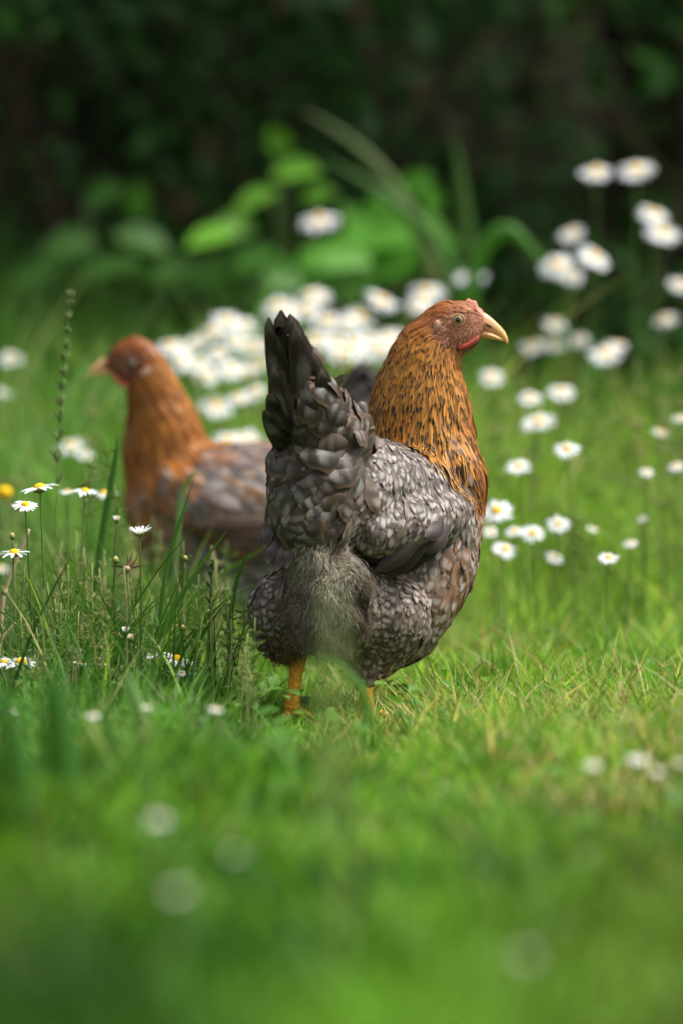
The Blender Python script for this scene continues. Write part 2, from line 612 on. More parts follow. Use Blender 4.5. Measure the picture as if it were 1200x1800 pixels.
        if g['shape'] == 'round':
            prof = np.minimum(1, (t + .05) * 2.6) ** .7 * np.sqrt(np.clip(1 - t ** 4.0, 0, 1)); prof[-1] = .22
        elif g['shape'] == 'lance':
            prof = np.sin(np.pi * np.clip(t * .9 + .06, 0, 1)) ** .8 * (1 - t ** 3 * .6); prof[-1] = .04
        else:
            prof = (1 - t) ** .6 * .9 + .05
        hw = w[:, None] * .5 * prof[None]
        tint, pat = g['col'](p, n)
        a = groups.setdefault(g['part'], Acc())
        a.ribbons(C, S2, N2, hw, cols=g.get('cols', 3), cup=g.get('cup', .25), T=tint, P=pat, fray=g.get('fray', .07))
    for pn, a in groups.items():
        matn = {'neck_hackle': 'hackle', 'head_plumage': 'hackle', 'face_fluff': 'down'}.get(pn, 'feather')
        link(pn, a.mesh(pn), root, M[matn])
    # fine down
    for dn in spec.get('down', []):
        c = W(*dn['c']); s = PX(dn['c'][2])
        Pd, Nd = sample(int(dn['n'] * 14))
        e = (Pd - c) / (np.array(dn['r']) * s)
        k = (np.linalg.norm(e, axis=1) + R_.normal(0, .12, len(e))) < 1
        Pd, Nd = Pd[k][:dn['n']], Nd[k][:dn['n']]
        n = len(Pd)
        d = flow(Pd, Nd)
        rnd = unit(R_.normal(0, 1, (n, 3)))
        clump = np.stack([np.sin(Pd[:, 2] * 170 + Pd[:, 0] * 90), np.sin(Pd[:, 0] * 150 + 2), np.sin(Pd[:, 0] * 210 + Pd[:, 2] * 140 + 4)], 1) * .8
        dd = unit(d * .9 + rnd * .6 + clump * dn.get('clump', .8) + Nd * dn.get('out', .35))
        L = dn['L'] * R_.uniform(.5, 1.2, n)
        rows = 4; t = np.linspace(0, 1, rows)
        C = Pd[:, None] + dd[:, None] * (L[:, None] * t[None])[:, :, None] + (rnd * .3)[:, None] * (L[:, None] * t[None] ** 2)[:, :, None] + np.array([0, 0, -1.])[None, None] * (L[:, None] * t[None] ** 2 * .25)[:, :, None]
        view = unit(C[:, 0] - np.array([0, CAMY, CAMZ]))
        S = unit(np.cross(dd, rnd + Nd * 1.5))
        Srep = np.repeat(S[:, None], rows, 1)
        NN = np.repeat(unit(np.cross(S, dd))[:, None], rows, 1)
        hw = (dn.get('w', .0006) * R_.uniform(.6, 1.4, n))[:, None] * np.array([1, .9, .6, .1])[None]
        tint = dn['col'](Pd, n)
        a = Acc(); a.ribbons(C, Srep, NN, hw, cols=2, cup=0, T=tint)
        link(dn['name'], a.mesh(dn['name']), root, M['down'])
    return root, body_o, bvh, sample, flow


def lerp3(a, b, f):
    return np.asarray(a)[None] * (1 - f)[:, None] + np.asarray(b)[None] * f[:, None]


def tone(n, base, amp=.18, hue=.06):
    base = np.broadcast_to(np.asarray(base, float), (n, 3))
    return np.clip(base * R_.normal(1, amp, n).clip(.5, 1.6)[:, None] * R_.normal(1, hue, (n, 3)), .003, .95)


def pats(n, r, g, b, amp=.3):
    return np.stack([np.clip(r * R_.normal(1, amp, n), 0, 1), np.clip(g * R_.normal(1, .25, n), 0, 1), np.clip(b * R_.normal(1, amp, n), 0, 1)], 1)


def xfrac(p, x0, x1):
    return np.clip((p[:, 0] - x0) / (x1 - x0), 0, 1)


def zfrac(p, z0, z1):
    return np.clip((p[:, 2] - z0) / (z1 - z0), 0, 1)


Hx = lambda px, Y=0.: W(px, 900, Y)[0]
Hz = lambda py, Y=0.: W(600, py, Y)[2]


def head_parts(root, S, face, Ye, Yside, k=1.0):
    """face parts; S(px,py,dy) -> world for this head; face = +1 looks right, Yside = depth of near cheek"""


# ---- hen in focus
A_GREY = (.135, .118, .112)


def colA_back(p, n):
    f = np.clip(xfrac(p, Hx(560), Hx(700)) * .8 + R_.normal(0, .15, n), 0, 1)
    t = lerp3((.075, .055, .043), (.13, .108, .098), f)
    return tone(n, t, .24), pats(n, .75, .16, .52)


def colA_wing(p, n):
    return tone(n, (.125, .093, .074), .24), pats(n, .8, .15, .6)


def colA_rump(p, n):
    return tone(n, lerp3((.052, .038, .029), (.075, .057, .045), xfrac(p, Hx(560, -.1), Hx(620, -.1)) * .8), .28), pats(n, .40, .26, .42)


def colA_tail(p, n):
    f = zfrac(p, Hz(800), Hz(650))
    return tone(n, lerp3((.06, .046, .037), (.03, .024, .02), f), .25), pats(n, .4, .2, .2)


def colA_breast(p, n):
    f = np.clip(xfrac(p, Hx(740), Hx(840)) + R_.normal(0, .15, n), 0, 1)
    t = lerp3((.12, .088, .066), (.26, .125, .055), f)
    return tone(n, t, .22), pats(n, .65, .16, .65)


def colA_belly(p, n):
    return tone(n, (.11, .08, .06), .22), pats(n, .62, .24, .5)


def colA_thigh(p, n):
    return tone(n, (.105, .078, .060), .22), pats(n, .75, .3, .45)


def colA_fluff(p, n):
    return tone(n, (.15, .115, .085), .2), pats(n, .3, .2, .2)


def colA_hock(p, n):
    return tone(n, (.2, .1, .05), .2), pats(n, .1, .2, .2)


def colA_neck(p, n):
    f = np.clip(xfrac(p, Hx(790, .07), Hx(840, .07)) + R_.normal(0, .12, n), 0, 1)
    g = np.clip(zfrac(p, Hz(640), Hz(560)) + R_.normal(0, .1, n), 0, 1)
    t = lerp3((.50, .20, .028), (.35, .085, .014), np.maximum(f * .9, g))
    spot = np.clip(1.6 - f * 1.0 - g * .2 + R_.normal(0, .25, n), 0, 1) * (R_.random(n) < 1.05 - .3 * g)
    pt = pats(n, 1, 1, 0, 0)
    pt[:, 2] = np.clip(f * .7 + g * .5, 0, .8)
    pt[:, 0] = spot
    pt[:, 1] = np.clip(.55 + .5 * zfrac(p, Hz(740), Hz(830)) + R_.normal(0, .15, n), .3, 1) * (1 - .5 * g)
    return tone(n, t, .16, .05), pt


def colA_head(p, n):
    f = zfrac(p, Hz(600), Hz(540))
    t = lerp3((.36, .14, .05), (.33, .085, .028), f)
    pt = pats(n, .0, .35, .6, .1)
    pt[:, 0] = (R_.random(n) < .25) * .9
    return tone(n, t, .2), pt


def colA_face(p, n):
    return tone(n, (.37, .165, .085), .22), pats(n, 0, .3, 0)


regsA = {
    'head': dict(part='head_plumage', gap=.0015, L=.011, w=.0034, shape='lance', col=colA_head, rows=4, lift=.10, twist=.18),
    'face': dict(part='face_fluff', gap=.0013, L=.0038, w=.0010, shape='lance', col=colA_face, rows=3, lift=.25, twist=.5),
    'beakbase': dict(gap=.01),
    'neck': dict(part='neck_hackle', gap=.0027, L=.027, w=.0060, shape='lance', col=colA_neck, rows=7, lift=.10, twist=.17, roll=.22, cup=.35,
                 Lf=lambda p: (.5 + 1.15 * zfrac(p, Hz(600), Hz(800))) * (1 - .45 * zfrac(p, Hz(800), Hz(870))), wf=lambda p: .55 + .85 * zfrac(p, Hz(600), Hz(820)), h0=.001),
    'back': dict(part='back_plumage', gap=.0052, L=.024, w=.0115, shape='round', col=colA_back, rows=7, cols=5, lift=.09, twist=.12,
                 wf=lambda p: 1.15 - .35 * xfrac(p, Hx(560), Hx(700)), cup=.3),
    'wing': dict(part='wing', gap=.0054, L=.027, w=.0115, shape='round', col=colA_wing, rows=7, cols=5, lift=.08, twist=.1, cup=.3),
    'rump': dict(part='tail_coverts', gap=.0105, L=.038, w=.031, shape='round', col=colA_rump, rows=9, cols=7, lift=.19, twist=.3, cup=.40, curl=.15, roll=.2),
    'tail': dict(part='tail_coverts', gap=.0110, L=.046, w=.025, shape='round', col=colA_tail, rows=9, cols=7, lift=.1, twist=.2, cup=.3, curl=.1),
    'breast': dict(part='breast_plumage', gap=.0056, L=.026, w=.0135, shape='round', col=colA_breast, rows=7, cols=5, lift=.09, twist=.14),
    'belly': dict(part='breast_plumage', gap=.0058, L=.028, w=.0135, shape='round', col=colA_belly, rows=7, cols=5, lift=.10, twist=.2),
    'thigh': dict(part='thigh_plumage', gap=.0056, L=.026, w=.013, shape='round', col=colA_thigh, rows=7, cols=5, lift=.12, twist=.25),
    'fluff': dict(part='thigh_plumage', gap=.007, L=.03, w=.012, shape='lance', col=colA_fluff, rows=6, lift=.2, twist=.5),
    'hock': dict(part='thigh_plumage', gap=.004, L=.014, w=.006, shape='lance', col=colA_hock, rows=5, lift=.15, twist=.3),
}

YH = .075      # depth of the turned head
specA = dict(
    q=1.0, voxel=.0034, smooth=6,
    patch=[([(758, 560), (778, 556), (796, 548), (818, 547), (838, 553), (856, 560), (856, 592), (836, 604), (806, 614), (780, 610), (766, 592)], 'face')],
    base=(W(590, 1270, 0)[0], 0.0, 0.0),
    label='grey hen with speckled orange neck standing in sharp focus, head turned right',
    group='hens in the grass',
    chains=[
        [(574, 885, -.055, 98), (640, 870, -.01, 104), (700, 893, .03, 106), (742, 932, .055, 100), 'back'],
        [(768, 850, .075, 84), (748, 905, .075, 100), (738, 985, .052, 100), (712, 1045, .038, 94), 'breast'],
        [(690, 1085, .03, 88), (640, 1085, .0, 92), (590, 1060, -.04, 90), 'belly'],
        [(505, 1070, -.035, 68), (500, 1110, -.03, 52), 'thigh'],
        [(670, 1085, -.015, 84), (655, 1125, -.01, 66), 'thigh'],
        [(575, 1030, -.085, 72), (575, 1085, -.08, 66), 'fluff'],
        [(505, 1110, -.03, 44), (522, 1142, -.025, 21), 'hock'],
        [(645, 1145, -.02, 42), (640, 1188, -.03, 20), 'hock'],
        [(556, 835, -.095, 84), (545, 910, -.10, 74), (545, 955, -.095, 60), 'rump'],
        [(600, 770, -.075, 58), (560, 760, -.10, 72), (545, 700, -.12, 52), 'rump'],
        [(540, 700, -.125, 46, .7), (520, 640, -.14, 27, .5), (500, 585, -.155, 12, .5), 'tail'],
        [(798, 842, .05, 38, .8), (775, 830, .055, 60, .8), (756, 835, .07, 85, .9), (742, 771, .08, 88, .85), (737, 725, .08, 88, .8), (738, 684, .078, 76, .78), (742, 645, YH, 64, .75), (752, 615, YH, 56, .7), 'neck'],
        [(768, 590, YH, 47, .72), (785, 572, YH, 44, .7), (808, 566, YH, 37, .68), 'head'],
        [(778, 584, YH, 38, .82), (796, 590, YH, 37, .80), (814, 584, YH, 33, .78), (828, 575, YH, 25, .7), 'face'],
        [(830, 570, YH, 24, .65), (842, 568, YH, 18, .6), 'beakbase'],
        [(800, 890, .035, 30), (765, 912, -.008, 46), (708, 925, -.042, 52), (655, 940, -.068, 38), 'wing'],
    ],
    blobs=[],
    flow=[  # px, py, Y, direction (x right, y away, z up)
        (790, 535, .05, -1, 0, .1), (750, 560, .05, -.8, 0, -.6), (810, 595, .05, -.5, 0, -.8), (835, 565, .06, -1, 0, .0),
        (700, 620, .05, -.5, -.1, -.9), (740, 640, .04, -.15, -.1, -1), (800, 640, .06, .1, 0, -1), (740, 700, .02, -.1, -.1, -1),
        (660, 700, .06, -.25, -.1, -1), (820, 720, .06, .15, .1, -1), (740, 780, .02, .15, -.2, -1), (660, 750, .04, -.2, -.3, -1),
        (800, 820, .03, .45, -.1, -.9), (840, 850, .06, .1, .1, -1),
        (650, 800, -.03, -.1, -.5, -.8), (700, 830, -.02, .1, -.5, -.8), (620, 860, -.09, -.25, -.4, -.8), (690, 890, -.07, -.2, -.4, -.9),
        (780, 900, -.01, -.15, -.3, -1), (740, 960, -.06, -.45, -.4, -.8), (830, 900, .03, -.05, -.1, -1),
        (600, 760, -.11, -.5, -.5, .35), (560, 720, -.15, -.4, -.5, .8), (545, 820, -.17, -.5, -.5, .2), (500, 760, -.13, -.4, -.4, .7),
        (560, 900, -.16, -.35, -.5, -.6), (480, 900, -.12, -.1, -.5, -.9), (540, 980, -.16, -.1, -.4, -1),
        (540, 660, -.15, -.3, -.3, 1), (500, 600, -.16, -.2, -.2, 1), (490, 700, -.14, -.1, -.2, 1), (600, 700, -.10, -.5, -.3, .8),
        (850, 950, .07, -.1, .0, -1), (810, 1040, .04, -.45, -.1, -.9), (740, 1130, .03, -.6, -.2, -.7),
        (700, 1060, -.05, -.55, -.2, -.75), (650, 1110, -.08, -.35, -.2, -.9), (570, 1080, -.14, 0, -.3, -1), (470, 1080, -.06, .15, -.3, -1),
        (450, 1110, -.03, .3, -.1, -1), (520, 1150, -.05, .1, 0, -1), (634, 1180, -.04, 0, 0, -1),
    ],
    regions=regsA,
    down=[
        dict(name='vent_fluff', c=(575, 1055, -.14), r=(104, 130, 92), n=42000, L=.011, w=.0004, clump=.6, out=.55,
             col=lambda p, n: tone(n, lerp3((.155, .115, .08), (.46, .415, .32), np.clip(1.15 - np.abs(p[:, 0] - Hx(578, -.1)) / .030 + .6 * (p[:, 2] - Hz(1050)) / .05 + R_.normal(0, .25, n), 0, 1)), .2)),
        dict(name='thigh_down', c=(515, 1140, -.03), r=(60, 90, 50), n=2600, L=.012, w=.0005, clump=.5, out=.25,
             col=lambda p, n: tone(n, (.24, .13, .07), .25)),
        dict(name='throat_fluff', c=(800, 612, YH), r=(36, 60, 24), n=2500, L=.007, w=.0004, clump=.4, out=.3,
             col=lambda p, n: tone(n, (.36, .15, .08), .25)),
        dict(name='face_fluff', c=(800, 586, YH), r=(45, 60, 34), n=5000, L=.0032, w=.00032, clump=.3, out=.3,
             col=lambda p, n: tone(n, (.46, .23, .14), .25)),
    ],
)


def explicit_feathers(name, parent, items, tints, patv, mat='feather', rows=10, cols=7, cup=.3, shape='round'):
    """items: (root, tip, width, bow vector, face normal)"""
    a = Acc(); t = np.linspace(0, 1, rows)
    for (r0, r1, w, bow, fn), ti, pt in zip(items, tints, patv):
        r0, r1 = np.asarray(r0), np.asarray(r1)
        C = r0 + (r1 - r0) * t[:, None] + np.asarray(bow) * (np.sin(np.pi * t * .9))[:, None]
        tan = unit(np.gradient(C, axis=0))
        fnv = np.tile(unit(fn), (rows, 1))
        S = unit(np.cross(tan, fnv)); Nn = unit(np.cross(S, tan))
        if shape == 'round':
            prof = np.minimum(1, (t + .08) * 2.0) ** .7 * np.sqrt(np.clip(1 - t ** 4.5, 0, 1)); prof[-1] = .06
        else:
            prof = np.sin(np.pi * np.clip(t * .9 + .06, 0, 1)) ** .8; prof[-1] = .04
        hw = w * .5 * prof
        a.ribbons(C[None], S[None], Nn[None], hw[None], cols=cols, cup=cup, T=np.asarray([ti]), P=np.asarray([pt]))
    return link(name, a.mesh(name), parent, M[mat])


def face_parts(root, m, Yn, s, face=1):
    """m(px,py,Y): picture position for this head; coordinates are those of the focused hen's head"""
    near = Yn
    # beak
    bk = empty('beak', (0, 0, 0)); bk.parent = root; bk.location = (0, 0, 0)
    a = Acc()
    up = [(838, 562, 17), (848, 566.5, 16), (857, 570, 13), (866, 575.5, 10.5), (875, 581.5, 8.2), (882, 588, 6.6), (887, 595, 4.6), (890, 601, 2.4), (891, 605, .6)]
    a.tube([m(x, y, YH) for x, y, r in up], [r * .62 * s for x, y, r in up], [r * s for x, y, r in up], 16)
    bm_ = a.mesh('upper_mandible')
    bpy.data.objects.remove(bk)
    bo = link('beak', bm_, root, M['beak'])
    a = Acc()
    lo = [(828, 585, 4), (838, 586, 6.5), (850, 587.5, 6.5), (862, 590, 5.6), (873, 594, 4.2), (880, 597, 2.8), (884, 599, .8)]
    a.tube([m(x, y, YH) for x, y, r in lo], [r * 1.25 * s for x, y, r in lo], [r * s for x, y, r in lo], 12)
    o2 = link('lower_mandible', a.mesh('lower_mandible'), root, M['beak']); o2.parent = bo; o2.location = (0, 0, 0)
    a = Acc(); c = m(858, 573, YH); c[1] -= 8.2 * s
    dv = unit(m(866, 577, YH) - m(851, 570, YH))
    ax = np.array([dv, [0, 1, 0], np.cross(dv, [0, 1, 0])])
    a.ball(c, (6.2 * s, 2.0 * s, 1.9 * s), axes=ax)
    o3 = link('nostril', a.mesh('nostril'), root, M['nostril']); o3.parent = bo; o3.location = (0, 0, 0)
    # eye
    def onsurf(px, py, out):
        c = m(px, py, near); return c + np.array([0, -out, 0])
    a = Acc()
    tor = 22; ring = []
    ec = onsurf(804, 562.5, 0)
    th = np.linspace(0, 2 * math.pi, tor + 1)
    path = np.stack([ec[0] + np.cos(th) * 10.8 * s, np.full_like(th, ec[1] - 1.0 * s) , ec[2] + np.sin(th) * 9.8 * s], 1)
    a.tube(path, 1.35 * s, 1.6 * s, 8, up=(0, 1, 0), cap=False)
    eye = Acc(); eye.ball(ec + np.array([0, 1.5 * s, 0]), (10.2 * s, 6.5 * s, 9.4 * s), 24, 16)
    eo = link('eye', eye.mesh('eye'), root, M['iris'])
    l1 = link('eyelid', a.mesh('eyelid'), root, M['eyelid'] if face > 0 else M['skin']); l1.parent = eo; l1.location = (0, 0, 0)
    a = Acc(); a.ball(ec + np.array([0, -2.6 * s, 0]), (5.6 * s, 2.9 * s, 5.6 * s), 20, 12)
    l2 = link('pupil', a.mesh('pupil'), root, M['pupil']); l2.parent = eo; l2.location = (0, 0, 0)
    # dark rim of the lid
    # comb: serrated crest along the forehead
    a = Acc()
    base = [(816, 529), (821, 526), (826, 527), (831, 531), (836, 537), (841, 544), (846, 551), (851, 557)]
    tips = [0, 4, 1, 5, 1, 4, 1, 0]
    nrm = [(-.1, 1), (.1, 1), (.3, 1), (.45, .9), (.6, .8), (.7, .7), (.7, .7), (.6, .7)]
    V = []; n = len(base)
    # fine sampling of tips to get saw teeth
    P0, P1 = [], []
    for (x, y), h, (nx, nz) in zip(base, tips, nrm):
        b = m(x, y + 7, YH); L = (h + 2) * s
        P0.append(b); P1.append(b + np.array([nx * face, 0, nz]) * (L + 3 * s))
    P0, P1 = np.array(P0), np.array(P1)
    th_ = np.array([0, 3.2 * s, 0]); ti_ = np.array([0, 1.0 * s, 0])
    loop = [P0 - th_, (P0 + P1) / 2 - th_ * .8, P1 - ti_, P1 + ti_, (P0 + P1) / 2 + th_ * .8, P0 + th_]
    G = np.stack(loop, 0)
    idx = np.arange(G.shape[0] * n).reshape(G.shape[0], n)
    F = np.stack([idx[:-1, :-1], idx[:-1, 1:], idx[1:, 1:], idx[1:, :-1]], -1).reshape(-1, 4)
    a.add(G.reshape(-1, 3), F, np.zeros((G.shape[0] * n, 2)))
    a.tube([m(834, 540, YH), m(842, 550, YH), m(848, 560, YH), m(846, 571, YH)], [5 * s, 8 * s, 10 * s, 9 * s], [3 * s, 5 * s, 7.5 * s, 8 * s], 10)
    link('comb', a.mesh('comb'), root, M['comb'])
    # wattle
    a = Acc()
    wp = [(801, 612, 1.2), (808, 611, 4), (818, 608, 5.2), (828, 602, 4.6), (836, 595, 2.8), (840, 590, 1)]
    yw = near + 3 * s
    a.tube([m(x, y, yw) for x, y, r in wp], [r * .8 * s for x, y, r in wp], [r * s for x, y, r in wp], 10)
    link('wattle', a.mesh('wattle'), root, M['wattle'])
    # ear lobe
    a = Acc()
    c = m(769, 572, near - 1 * s)
    a.ball(c, (9 * s, 5 * s, 10 * s), 14, 10)
    a.ball(m(777, 579, near - 1 * s), (8 * s, 5 * s, 8 * s), 14, 10)
    link('ear_lobe', a.mesh('ear_lobe'), root, M['lobe'])


def leg(parent, m, top, ankle, r0, r1, toe_dir, s, name='leg'):
    a = Acc()
    p0, p1 = np.array(top), np.array(ankle)
    t = np.linspace(0, 1, 8)
    path = p0 + (p1 - p0) * t[:, None]
    rr = (r0 + (r1 - r0) * t) * s * (1 + .12 * np.cos(t * 2 * math.pi))
    a.tube(path, rr, rr * 1.1, 14, up=(0, 1, 0))
    td = unit(np.array([toe_dir[0], toe_dir[1], 0.])); sd = np.array([-td[1], td[0], 0])
    foot = np.array([p1[0], p1[1], .012])
    for ang, L in ((0, 110), (.6, 90), (-.6, 90), (math.pi, 45)):
        d = td * math.cos(ang) + sd * math.sin(ang)
        n = 7; tt = np.linspace(0, 1, n)
        pth = foot + d * (L * s * tt)[:, None] + np.array([0, 0, 1])[None] * (6 * s * np.sin(tt * math.pi * 2.5) * (1 - tt))[:, None]
        pth[:, 2] = np.maximum(pth[:, 2] - .006 * tt, .003)
        a.tube(pth, (8.5 - 4 * tt) * s, (8 - 4 * tt) * s, 10)
        tip = pth[-1]
        a.tube([tip, tip + d * 7 * s - np.array([0, 0, 2 * s]), tip + d * 12 * s - np.array([0, 0, 5 * s])], [4 * s, 2.6 * s, .5 * s], None, 8)
    a.tube([p1, foot], [r1 * s, 9 * s], None, 10, up=(0, 1, 0))
    return link(name, a.mesh('leg'), parent, M['leg'])


def hen_focused():
    root, body, bvh, sample, flow = build_hen(specA)
    s = PX(YH)
    # find near cheek depth under the eye
    def near_at(px, py):
        o = Vector((0, CAMY, CAMZ)); d = Vector(W(px, py, 0)) - o
        h = bvh.ray_cast(o, d.normalized())
        return h[0].y
    face_parts(root, lambda x, y, Y: W(x, y, Y), near_at(804, 562), s)
    leg(root, None, W(526, 1136, -.03), W(512, 1256, -.03), 15, 11.5, (.55, .8), PX(-.03))
    leg(root, None, W(640, 1180, -.03), W(648, 1266, -.035), 13, 11.5, (.55, .8), PX(-.01))
    # main tail feathers: two stacked fans leaning to the tip of the tail
    items, tn, pt = [], [], []
    tips = [(499, 545, 44), (506, 552, 44), (477, 558, 26), (514, 566, 40), (522, 580, 40), (490, 590, 36), (536, 600, 36), (548, 622, 34), (560, 645, 34),
            (487, 640, 34), (482, 690, 34), (473, 720, 30)]
    for i, (x, y, w) in enumerate(tips):
        off = (i % 5) * .004
        r0 = W(545 + (x - 505) * .45, 850 - (i % 3) * 12, -.09 + off * .4)
        r1 = W(x, y, -.165 - off + (.02 if x > 520 else 0))
        items.append((r0, r1, w * PX(-.15) * 1.35, np.array([.006 if x > 505 else -.008, -.006, 0]), (.35, -1, .15) if x > 505 else (-.45, -1, .1)))
        tn.append(np.array([.026, .020, .017]) * random.uniform(.75, 1.4)); pt.append((.22 if i < 6 else .35, .3, .12))
    explicit_feathers('tail_feathers', root, items, tn, pt, cup=.22, rows=16)
    # curled sickle coverts at the right of the tail
    items = [(W(600, 720, -.10), W(617, 662, -.115), 26 * PX(-.1), np.array([-.008, 0, .004]), (.7, -.6, .2)),
             (W(590, 730, -.11), W(600, 668, -.13), 28 * PX(-.1), np.array([-.006, 0, .004]), (.5, -.8, .2)),
             (W(640, 760, -.08), W(632, 708, -.095), 30 * PX(-.1), np.array([.0, -.005, .004]), (.2, -.9, .4))]
    explicit_feathers('tail_coverts', root, items, [(.12, .085, .065), (.06, .05, .045), (.2, .185, .18)], [(.3, .1, .4), (.3, .1, .2), (.4, .1, .3)], cup=.5)
    # folded flight feathers of the right wing
    items, tn, pt = [], [], []
    fl = [((775, 905), (742, 942), 30), ((785, 912), (738, 968), 32), ((778, 915), (722, 990), 34), ((768, 920), (702, 1004), 34), ((752, 925), (678, 1010), 34),
          ((740, 930), (655, 1002), 32), ((728, 930), (640, 985), 28)]
    for i, ((x0, y0), (x1, y1), w) in enumerate(fl):
        r0 = W(x0, y0, near_at(x0, y0) + .002); r1 = W(x1, y1, near_at(x1, y1) - .013 - .0012 * i)
        items.append((r0, r1, w * PX(-.06), np.array([.006, -.006, -.003]), (.45, -1, .2)))
        tn.append(np.array([.036, .027, .025]) * random.uniform(.55, 1.4)); pt.append((.05, .05, .15))
    explicit_feathers('flight_feathers', root, items, tn, pt, cup=.3)
    # tips of the left wing, seen past the rump
    items, tn, pt = [], [], []
    for i, ((x0, y0), (x1, y1), w) in enumerate([((490, 900), (468, 965), 30), ((500, 920), (474, 992), 30), ((515, 925), (490, 1005), 30), ((525, 930), (508, 1000), 26)]):
        items.append((W(x0, y0, -.11), W(x1, y1, -.12 - .004 * i), w * PX(-.1), np.array([-.006, -.004, 0]), (-.5, -1, 0)))
        tn.append(np.array([.06, .045, .04])); pt.append((.25, .2, .2))
    explicit_feathers('flight_feathers', root, items, tn, pt, cup=.3)
    return root


# ---- hen behind, turned to the left
YB = .95
B = lambda px, Y=YB: W(px, 900, Y)[0]


def colB_neck(p, n):
    f = np.clip(R_.normal(.3, .25, n), 0, 1)
    pt = pats(n, .35, .5, .5, .3)
    return tone(n, lerp3((.42, .135, .02), (.27, .07, .012), f), .3), pt


def colB_head(p, n):
    return tone(n, (.27, .07, .018), .15), pats(n, .1, .3, .7)


def colB_face(p, n):
    return tone(n, (.20, .08, .045), .15), pats(n, 0, .3, 0)


def colB_back(p, n):
    f = (R_.random(n) < .3)
    t = lerp3((.16, .13, .125), (.34, .14, .06), np.clip(f * .8 + .6 * (1 - xfrac(p, B(240), B(330))), 0, 1))
    return tone(n, t, .3), pats(n, .45, .1, .5)


def colB_wing(p, n):
    f = (R_.random(n) < .4)
    return tone(n, lerp3((.15, .12, .11), (.32, .135, .06), f * .8), .35), pats(n, .4, .1, .5)


def colB_breast(p, n):
    return tone(n, lerp3((.33, .13, .045), (.16, .12, .10), zfrac(p, Hz(900, YB), Hz(1000, YB))), .2), pats(n, .3, .1, .5)


def colB_belly(p, n):
    return tone(n, (.14, .12, .115), .25), pats(n, .3, .1, .2)


def colB_dark(p, n):
    return tone(n, (.035, .03, .03), .25), pats(n, .2, .1, .1)


regsB = {
    'head': dict(part='head_plumage', gap=.003, L=.012, w=.006, shape='lance', col=colB_head, rows=4, lift=.10, twist=.18),
    'face': dict(part='face_fluff', gap=.003, L=.007, w=.003, shape='lance', col=colB_face, rows=3, lift=.2, twist=.5),
    'beakbase': dict(gap=.01),
    'neck': dict(part='neck_hackle', gap=.0045, L=.04, w=.009, shape='lance', col=colB_neck, rows=6, lift=.08, twist=.14),
    'back': dict(part='back_plumage', gap=.009, L=.036, w=.02, shape='round', col=colB_back, rows=6, lift=.1),
    'wing': dict(part='wing', gap=.010, L=.05, w=.024, shape='round', col=colB_wing, rows=6, lift=.1),
    'breast': dict(part='breast_plumage', gap=.008, L=.032, w=.017, shape='round', col=colB_breast, rows=6, lift=.1),
    'belly': dict(part='breast_plumage', gap=.009, L=.034, w=.018, shape='round', col=colB_belly, rows=6, lift=.15, twist=.25),
    'tail': dict(part='tail_coverts', gap=.011, L=.055, w=.026, shape='round', col=colB_dark, rows=6, lift=.1),
}
specB = dict(
    q=1.0, voxel=.0045, smooth=6, patch=[([(250, 630), (240, 618), (212, 616), (190, 632), (192, 650), (210, 664), (228, 660), (240, 648)], 'face')], base=(B(400), YB, 0.0),
    label='blurred brown and grey hen standing behind the sharp one, facing left',
    group='hens in the grass',
    chains=[
        [(320, 870, YB, 88, 1.1), (420, 880, YB, 100, 1.1), (520, 870, YB + .02, 92, 1.1), (590, 820, YB + .04, 62), 'back'],
        [(295, 880, YB, 76), (320, 950, YB, 78), 'breast'],
        [(380, 985, YB, 78, 1.1), (470, 995, YB + .01, 82, 1.1), (540, 940, YB + .03, 60), 'belly'],
        [(400, 1030, YB - .03, 50), (400, 1090, YB - .03, 24), 'belly'],
        [(470, 1040, YB + .05, 46), (470, 1095, YB + .05, 24), 'belly'],
        [(350, 890, YB - .055, 50, .6), (420, 905, YB - .06, 56, .6), (500, 900, YB - .055, 40, .6), 'wing'],
        [(590, 800, YB + .05, 50), (625, 730, YB + .06, 36, .6), (648, 680, YB + .065, 22, .5), 'tail'],
        [(300, 860, YB, 76, .9), (292, 800, YB, 76, .85), (284, 745, YB - .01, 61, .8), (274, 702, YB - .015, 47, .75), (262, 665, YB - .02, 41, .7), 'neck'],
        [(250, 640, YB - .02, 40, .68), (238, 628, YB - .02, 37, .66), (222, 628, YB - .02, 31, .64), 'head'],
        [(228, 645, YB - .02, 29, .7), (210, 640, YB - .02, 24, .66), 'face'],
        [(206, 636, YB - .02, 21, .62), (196, 636, YB - .02, 15, .6), 'beakbase'],
    ],
    blobs=[],
    flow=[
        (240, 600, YB - .04, 1, 0, .1), (280, 640, YB - .04, .6, 0, -.8), (225, 660, YB - .04, .4, 0, -.8),
        (260, 720, YB - .06, .1, 0, -1), (320, 740, YB - .04, .5, 0, -.8), (240, 800, YB - .06, 0, 0, -1), (310, 820, YB - .07, .3, 0, -1),
        (350, 800, YB - .05, .8, 0, -.5), (420, 850, YB - .08, 1, 0, -.3), (500, 860, YB - .08, 1, 0, -.1), (560, 800, YB - .03, .8, 0, .5),
        (640, 700, YB + .03, .3, 0, 1), (250, 920, YB - .05, .3, 0, -.9), (350, 1000, YB - .08, .6, 0, -.6), (460, 1000, YB - .08, .6, 0, -.6),
        (400, 920, YB - .1, 1, 0, -.25), (400, 1090, YB - .04, 0, 0, -1),
    ],
    regions=regsB, down=[],
)


